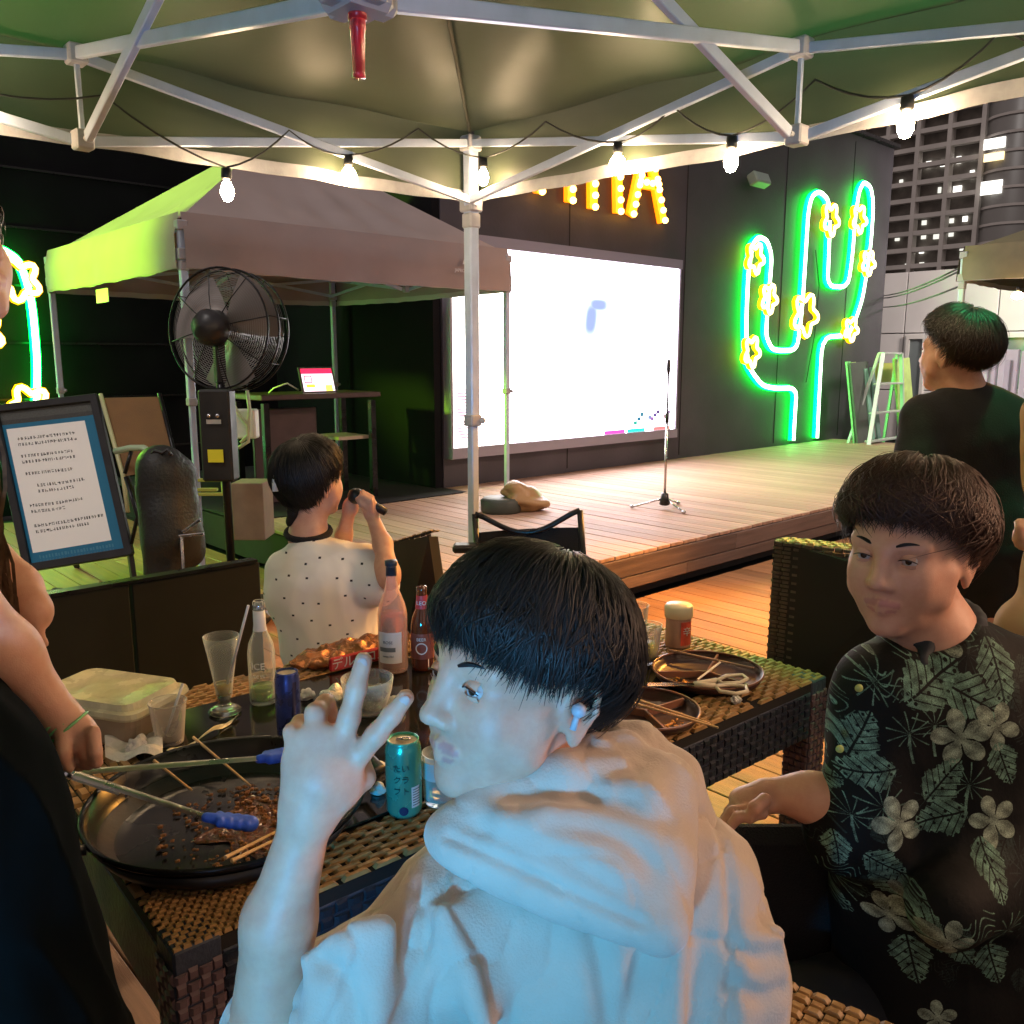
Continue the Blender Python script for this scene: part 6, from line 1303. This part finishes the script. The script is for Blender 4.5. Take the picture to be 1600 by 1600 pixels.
for _ in range(46): motif(rr_.uniform(1260, 1640), rr_.uniform(960, 1640), rr_.uniform(14, 26), rr_.uniform(0, 6.28), ('sea', 'palm', 'leaf', 'sea')[rr_.integers(0, 4)], (.16, .22, .20))
for (a, c, sz, ro, kd) in ((1522, 1000, 42, .2, 'flower'), (1500, 940, 26, .8, 'flower'), (1395, 1090, 30, 2.4, 'palm'), (1480, 1085, 46, -.6, 'leaf'), (1545, 1110, 44, .5, 'leaf'), (1590, 1070, 40, 1.5, 'leaf'), (1370, 1175, 34, -1.2, 'leaf'), (1378, 1230, 34, 2.9, 'leaf'), (1440, 1165, 30, 0, 'palm'), (1480, 1150, 32, .1, 'palm'), (1520, 1170, 40, .7, 'flower'), (1575, 1150, 34, .2, 'flower'),
                          (1430, 1010, 34, -.4, 'sea'), (1465, 1035, 30, -.5, 'sea'), (1370, 1045, 26, .4, 'flower'), (1420, 1095, 34, 0, 'sea'), (1345, 1130, 26, 1.2, 'sea'), (1310, 1215, 26, 1.3, 'leaf'), (1325, 1265, 20, -.5, 'leaf'), (1350, 1300, 24, 0, 'palm'), (1395, 1280, 34, -.6, 'palm'), (1420, 1305, 38, -.7, 'flower'), (1495, 1240, 36, -.9, 'leaf'), (1490, 1300, 36, 2.8, 'leaf'), (1535, 1245, 30, .3, 'palm'), (1572, 1300, 34, .6, 'flower'), (1550, 1360, 30, 1.5, 'leaf'),
                          (1400, 1375, 32, .5, 'leaf'), (1415, 1415, 32, -2.6, 'leaf'), (1330, 1360, 24, 1.4, 'leaf'), (1455, 1440, 34, 1.2, 'flower'), (1425, 1480, 30, .4, 'flower'), (1365, 1465, 24, .2, 'palm'), (1500, 1420, 34, -.5, 'sea'), (1460, 1550, 36, 1.3, 'leaf'), (1570, 1450, 30, .2, 'palm'), (1520, 1510, 34, .9, 'leaf'), (1340, 1400, 30, .2, 'sea'), (1350, 1500, 30, .2, 'leaf'), (1580, 1540, 34, 1.2, 'leaf'), (1590, 1210, 30, 1.2, 'leaf'), (1400, 1040, 18, 1, 'flower'), (1560, 1010, 26, 2, 'sea'), (1590, 990, 28, .5, 'leaf')):
    motif(a, c, sz, ro, kd, wt if kd in ('flower',) else gr)
S = Body(); A_ = np.array([RT, FH, ZZ])
S.ell(P(1480, 1150, k+.03), (.185, .12, .17), A_, .05); S.ell(P(1470, 1380, k+.05), (.175, .135, .26), A_, .06); S.ell(P(1470, 1600, k+.08), (.19, .15, .2), A_, .06)
S.cap(P(1470, 1035, k+.03), P(1385, 1085, k), .065, .070, .05); S.cap(P(1470, 1030, k+.03), P(1600, 1085, k+.03), .07, .075, .05)
S.cap(P(1380, 1090, k), P(1350, 1290, k-.02), .072, .072, .03); S.cap(P(1350, 1290, k-.02), P(1320, 1300, k-.01), .068, .062, .02)
S.cap(P(1600, 1090, k+.02), P(1630, 1330, k), .075, .07, .04); S.cap(P(1630, 1330, k), P(1480, 1420, k-.12), .065, .055, .04)
S.ell(P(1450, 955, k-.02), (.062, .06, .06), A_, .02, 0, True)
V, F = S.mesh(.0055); N = vnormals(V, F); V = folds(V, N, .0045, 17, 13, .8)
nmesh('leaf_print_shirt', V, F, img_mat('leaf_print', np.clip(im, 0, 1), .75, bump=.1, spec=.3), p, True, uv=shirt_uv(V, cS, W_sh))
S = Body()   # open collar
nc = nb+ZZ*.022
S.chain([nc+RT*.068*math.cos(t)+FH*.064*math.sin(t)+ZZ*(.016*math.sin(t)+.004) for t in np.radians(np.linspace(-62, 242, 16))], .0105, .014)
S.chain([nc+RT*.066*math.cos(t)+FH*.062*math.sin(t)+ZZ*(.016*math.sin(t)+.022) for t in np.radians(np.linspace(-50, 230, 16))], .0075, .012)
for q in (-1, 1): S.chain([nc+RT*.034*q-FH*.060-ZZ*.012, nc+RT*.050*q-FH*.078-ZZ*.034, nc+RT*.022*q-FH*.090-ZZ*.060], (.011, .012, .006), .012)
cloth(p, S, .004, 'collar', mat('collar_cloth', (.015, .02, .026), .75, var=.2), .002)
for (a, c) in ((1342, 1075), (1312, 1170)): b = MB(); b.lathe([(0, .003), (.005, .003), (.006, 0)], P(a, c, k-.09), 12, np.array([RT, ZZ, -FH])); b.build('button', mat('shirt_button', (.4, .42, .1), .3), p, smooth=True)
L_ = Body(); hp = P(1470, 1600, k+.08); hp = np.array([hp[0], hp[1], .5])
for sx, kx in ((-.12, -.30), (.12, .05)): a = hp+RT*sx; kn = a+RT*kx*1.0-FH*.18; kn[2] = .60; ft = kn+FH*.04; ft[2] = .08; L_.cap(a, kn, .10, .075, .04); L_.cap(kn, ft, .065, .045, .03); L_.cap(ft, ft-FH*.12-ZZ*.03, .042, .036, .02)
cloth(p, L_, .012, 'trousers', mat('black_trousers', (.012, .012, .014), .9), .006)
hp = hp*[1, 1, 0]; ch = thing('rattan_chair', 'woven chair of the guest in the leaf print shirt, seat edge showing', 'chair', hp, group='woven chairs round the table')
A_ = np.array([RT, FH, ZZ]); b = MB(); b.box(hp+ZZ*.38, (.56, .54, .07), A_, bev=.01); b.build('seat', M_ratb, ch)
# seat edge weave seen between the two guests
for sx in (-.25, .25):
    for sy in (-.24, .24): b = MB(); b.box(hp+RT*sx+FH*sy+ZZ*.18, (.045, .045, .36), A_); b.build('leg', M_rat, ch)
q = P(1215, 1270, k+.10); b = MB(); b.box(np.array([q[0], q[1], .58]), (.22, .05, .42), A_, bev=.02); b.build('side_panel', M_blkfab, ch)
q = P(1275, 1600, 1.02); b = MB(); u = (P(1345, 1600, 1.0)-P(1225, 1530, 1.05)); u[2] = 0; u /= np.linalg.norm(u); v = np.cross(ZZ, u); b0 = P(1222, 1535, 1.06)
weave(b, b0-v*.22, u, v, ZZ, 16, 16, .019, .014, .005); b.build('seat_weave', M_rat2, ch, kind='stuff'); b = MB(); b.box(b0+u*.15-v*.11-ZZ*.014, (.31, .23, .024), np.array([u, v, ZZ])); b.build('seat_front', M_ratb, ch)
b = MB(); b.box(b0+u*.15-v*.11-ZZ*.18, (.05, .05, b0[2]-.2), np.array([u, v, ZZ])); 
# ---- 4. standing guest in black
p = thing('person', 'person in a black T-shirt standing with back to us, watching the stage', 'person', (2.85, 1.05, 0))
k = 2.75; hc = P(1492, 548, k); fr = face_frame(FH*.86-RT*.50, 0); s = 1.05; f_, l_, u_ = fr
B = Body(); head(B, hc, fr, s); nb = P(1503, 615, k+.02); B.cap(hc-u_*.06-f_*.02, nb, .055, .06, .03); B.cap(nb, P(1515, 800, k+.05), .06, .085, .05); B.cap(P(1515, 800, k+.05), P(1520, 960, k+.1), .085, .085, .05)
B.cap(P(1500, 640, k), P(1440, 650, k), .05, .05, .03); B.cap(P(1438, 650, k), P(1425, 760, k-.03), .048, .042, .03); B.chain([P(1425, 760, k-.01), P(1452, 840, k+.15), P(1500, 820, k+.28)], (.042, .034, .026), .03)
B.cap(P(1500, 640, k), P(1580, 655, k+.05), .05, .05, .03); B.cap(P(1580, 655, k+.05), P(1612, 800, k+.08), .048, .04, .03); B.cap(P(1612, 800, k+.08), P(1615, 930, k+.1), .038, .028, .02); B.ell(P(1615, 965, k+.1), (.022, .035, .05), np.array([RT, FH, ZZ]), .02)
gz = P(1520, 960, k+.1)
for sx in (-.1, .1): a = np.array([*(gz+RT*sx)[:2], .9]); e = a.copy(); e[2] = .06; B.cap(a, e, .08, .045, .04); B.cap(e, e+FH*.15-ZZ*.02, .04, .035, .02)
V, F = B.mesh(.007); nmesh('body', V, F, M_skin, p, True, col=B.colors(V, PAL)); eyes(p, hc, fr, s)
hair(p, hc, fr, s, lerpaz([(-3.15, 2.05), (-2.2, 2.0), (-1.7, 1.62), (-1.2, 1.5), (0, 1.25), (1.2, 1.5), (1.7, 1.62), (2.2, 2.0), (3.15, 2.05)]), mat('black_brown_hair', (.022, .013, .010), .45, var=.3, vscale=40), n=6000, seed=15, vol=.022, width=.003, jitter=.3, curl=.06)
S = Body(); A_ = np.array([RT, FH, ZZ]); S.ell(P(1520, 700, k+.03), (.195, .115, .19), A_, .06); S.ell(P(1518, 860, k+.06), (.18, .125, .28), A_, .06); S.cap(P(1503, 630, k+.02), P(1450, 655, k), .064, .074, .05); S.cap(P(1505, 628, k+.02), P(1572, 652, k+.04), .064, .068, .05)
S.cap(P(1446, 655, k), P(1434, 715, k-.01), .076, .076, .03); S.cap(P(1580, 660, k+.05), P(1600, 730, k+.06), .068, .068, .03)
cloth(p, S, .009, 'black_t_shirt', mat('black_jersey', (.011, .012, .012), .9, bump=.2, bscale=200, sheen=.0), .006, 14, 21)
L_ = Body()
for sx in (-.1, .1): a = np.array([*(gz+RT*sx)[:2], .93]); e = a.copy(); e[2] = .12; L_.cap(a, e, .10, .065, .04)
L_.ell(np.array([gz[0], gz[1], .95]), (.17, .13, .12), A_, .05); cloth(p, L_, .014, 'trousers', mat('black_trousers', (.012, .012, .014), .9), .006)
# ---- 5. guest leaning in from the photo edge with the tongs
p = thing('person', 'person in a black dress at the photo edge reaching over the griddle with tongs', 'person', (.1, 1.5, 0))
k = 1.25; hc = P(-104, 392, k); fr = face_frame(RT*.85-FH*.25, .25); s = 1.0; f_, l_, u_ = fr
B = Body(); head(B, hc, fr, s); nb = P(-125, 560, k+.02); B.cap(hc-u_*.06-f_*.03, nb, .05, .055, .03)
B.cap(nb, P(-170, 760, k), .06, .11, .05); B.cap(P(-170, 760, k), P(-160, 1250, k-.1), .11, .12, .05)
B.cap(P(-150, 680, k), P(-120, 760, k-.12), .055, .05, .04); B.cap(P(-120, 760, k-.12), P(-90, 900, k-.2), .046, .044, .03); B.chain([P(-90, 900, k-.2), P(10, 1020, 1.12), P(85, 1110, 1.16)], (.040, .036, .026), .03)
kk = 1.165; B.ell(P(112, 1143, kk), (.040, .024, .030), np.array([RT*.75-ZZ*.65, FH, RT*.65+ZZ*.75]), .02)
for i, (dx, dy) in enumerate(((105, 1150), (120, 1150), (134, 1148), (146, 1144))):
    c0 = P(dx, dy, kk+.016-.010*i); finger(B, [c0, c0+P(dx+6, dy+28, kk)-P(dx, dy, kk)-FH*.006, c0+P(dx+2, dy+48, kk)-P(dx, dy, kk)+FH*.004, c0+P(dx-6, dy+52, kk)-P(dx, dy, kk)+FH*.014], .0095, .0075, .004)
finger(B, [P(98, 1145, kk-.02), P(98, 1175, kk-.03), P(108, 1198, kk-.02)], .011, .0085, .005)
B.chain([P(-20, 880, 1.32), P(25, 920, 1.32), P(50, 955, 1.30)], (.04, .034, .026), .02); B.ell(P(48, 955, 1.3), (.026, .022, .034), np.array([RT, FH, ZZ]), .02)
for i in range(4): c0 = P(38+7*i, 975, 1.29); finger(B, [c0, c0-ZZ*.02, c0-ZZ*.034+FH*.012], .0088, .0072, .004)
a = P(-330, 1250, k-.1)*[1, 1, 0]
for sx in (-.09, .09): B.cap(a+RT*sx+ZZ*.8, a+RT*sx+ZZ*.06, .07, .04, .04); B.cap(a+RT*sx+ZZ*.06, a+RT*(sx+.14)+ZZ*.04, .04, .034, .02)
V, F = B.mesh(.0048); nmesh('body', V, F, M_skin, p, True, col=B.colors(V, PAL)); eyes(p, hc, fr, s)
hair(p, hc, fr, s, lerpaz([(-3.15, 2.6), (-2.0, 2.4), (-1.3, 1.9), (-.7, 1.5), (0, 1.15), (.7, 1.5), (1.3, 1.9), (2.0, 2.4), (3.15, 2.6)]), M_hair2, n=3000, seed=25, vol=.022, width=.005, droop=.1)
n = 500; r_ = np.random.default_rng(3); st = np.stack([P(*(q), 1.22) for q in zip(r_.uniform(-110, -40, n), r_.uniform(480, 560, n))]); tt = np.linspace(0, 1, 12)
en = np.stack([P(*(q), 1.12) for q in zip(r_.uniform(-90, 30, n), r_.uniform(1080, 1230, n))]); X = st[:, None]*(1-tt)[None, :, None]+en[:, None]*tt[None, :, None]+RT*(.012*np.sin(tt*9+r_.uniform(0, 6, n)[:, None]))[..., None]+FH*(.02*np.sin(tt*7+r_.uniform(0, 6, n)[:, None]))[..., None]
wd = .0030*np.clip(1.1-tt**3, .1, 1)[None, :, None]; V = np.stack([X-RT*wd, X+RT*wd], 2).reshape(-1, 3); idx = np.arange(n)[:, None]*24+np.arange(11)[None]*2; F = np.stack([idx, idx+1, idx+3, idx+2], -1).reshape(-1, 4)
h_ = nmesh('long_hair', V, F, mat('light_brown_hair', (.16, .09, .05), .4, var=.4, vscale=60), p); h_['kind'] = 'stuff'
S = Body(); A_ = np.array([RT, FH, ZZ]); S.ell(P(-190, 760, k), (.15, .13, .2), A_, .06); S.cap(P(-190, 1000, k-.05), P(-120, 1270, k-.28), .13, .13, .06); S.cap(P(-120, 1270, k-.28), P(-20, 1800, k-.25), .13, .18, .06); S.cap(P(-170, 690, k), P(-125, 760, k-.12), .066, .06, .04); S.cap(P(-160, 1100, k-.05), P(-100, 1900, k), .13, .2, .05)
cloth(p, S, .008, 'black_dress', mat('black_dress_cloth', (.004, .005, .005), .95, spec=.05, var=.3, vscale=4), .010, 14, 31, .9)
b = MB()
for j in range(3):
    cc = P(88+j*9, 1128+j*5, kk-.0); b.tube([cc+RT*.03*math.cos(a)*.8+ZZ*.02*math.cos(a)+FH*.028*math.sin(a) for a in np.linspace(0, 6.28, 21)[:-1]], .0022, 5, close=True)
b.build('beaded_bracelet', mat('green_beads', (.2, .5, .2), .2), p, smooth=True)
# ---- 6. guest cut by the opposite edge
p = thing('person', 'person in a tan top mostly outside the photo edge, raising one lit hand', 'person', P(1665, 1100, 2.3)*[1, 1, 0])
k = 2.3; B = Body(); hc = P(1690, 480, k); fr = face_frame(FH*.8-RT*.5); f_, l_, u_ = fr; head(B, hc, fr, 1.); nb = P(1692, 590, k); B.cap(hc-u_*.06, nb, .05, .055, .03); B.cap(nb, P(1690, 800, k), .06, .09, .05)
B.cap(P(1690, 800, k), P(1690, 1000, k), .09, .09, .05); B.cap(P(1670, 620, k), P(1633, 640, k), .05, .045, .03); B.cap(P(1631, 640, k), P(1632, 750, k-.05), .040, .034, .03); B.cap(P(1632, 750, k-.05), P(1612, 850, k-.3), .032, .022, .02); B.ell(P(1603, 838, k-.33), (.03, .02, .034), np.array([RT, FH, ZZ]), .02)
for i in range(4): c0 = P(1594+6*i, 824, k-.33); finger(B, [c0, c0+ZZ*.012-RT*.006, c0-RT*.012-FH*.014, c0-ZZ*.022-FH*.016-RT*.006], .0085, .007, .004)
gz = P(1670, 1000, k)*[1, 1, 0]
for sx in (-.1, .1): B.cap(gz+RT*sx+ZZ*.8, gz+RT*sx+ZZ*.06, .07, .04, .04); B.cap(gz+RT*sx+ZZ*.06, gz+RT*sx+FH*.14+ZZ*.04, .04, .034, .02)
V, F = B.mesh(.007); nmesh('body', V, F, M_skin, p, True, col=B.colors(V, PAL)); eyes(p, hc, fr, 1.)
hair(p, hc, fr, 1., lerpaz([(-3.15, 2.2), (-1.6, 1.8), (0, 1.3), (1.6, 1.8), (3.15, 2.2)]), M_hair2, n=1200, seed=35, vol=.02, width=.006)
S = Body(); A_ = np.array([RT, FH, ZZ]); S.ell(P(1690, 720, k), (.15, .11, .2), A_, .05); S.ell(P(1690, 900, k), (.15, .12, .25), A_, .05); S.cap(P(1675, 625, k), P(1636, 645, k), .06, .055, .03); S.cap(P(1634, 645, k), P(1634, 690, k-.01), .055, .055, .03)
for sx in (-.1, .1): S.cap(gz+RT*sx+ZZ*.85, gz+RT*sx+ZZ*.15, .09, .06, .04)
cloth(p, S, .009, 'tan_top', mat('tan_cloth', (.40, .25, .13), .8, var=.1), .005, 16, 41)
# ------------------------------------------------------------------ last: the pieces of the tent that frame the picture
bpy.context.view_layer.update()
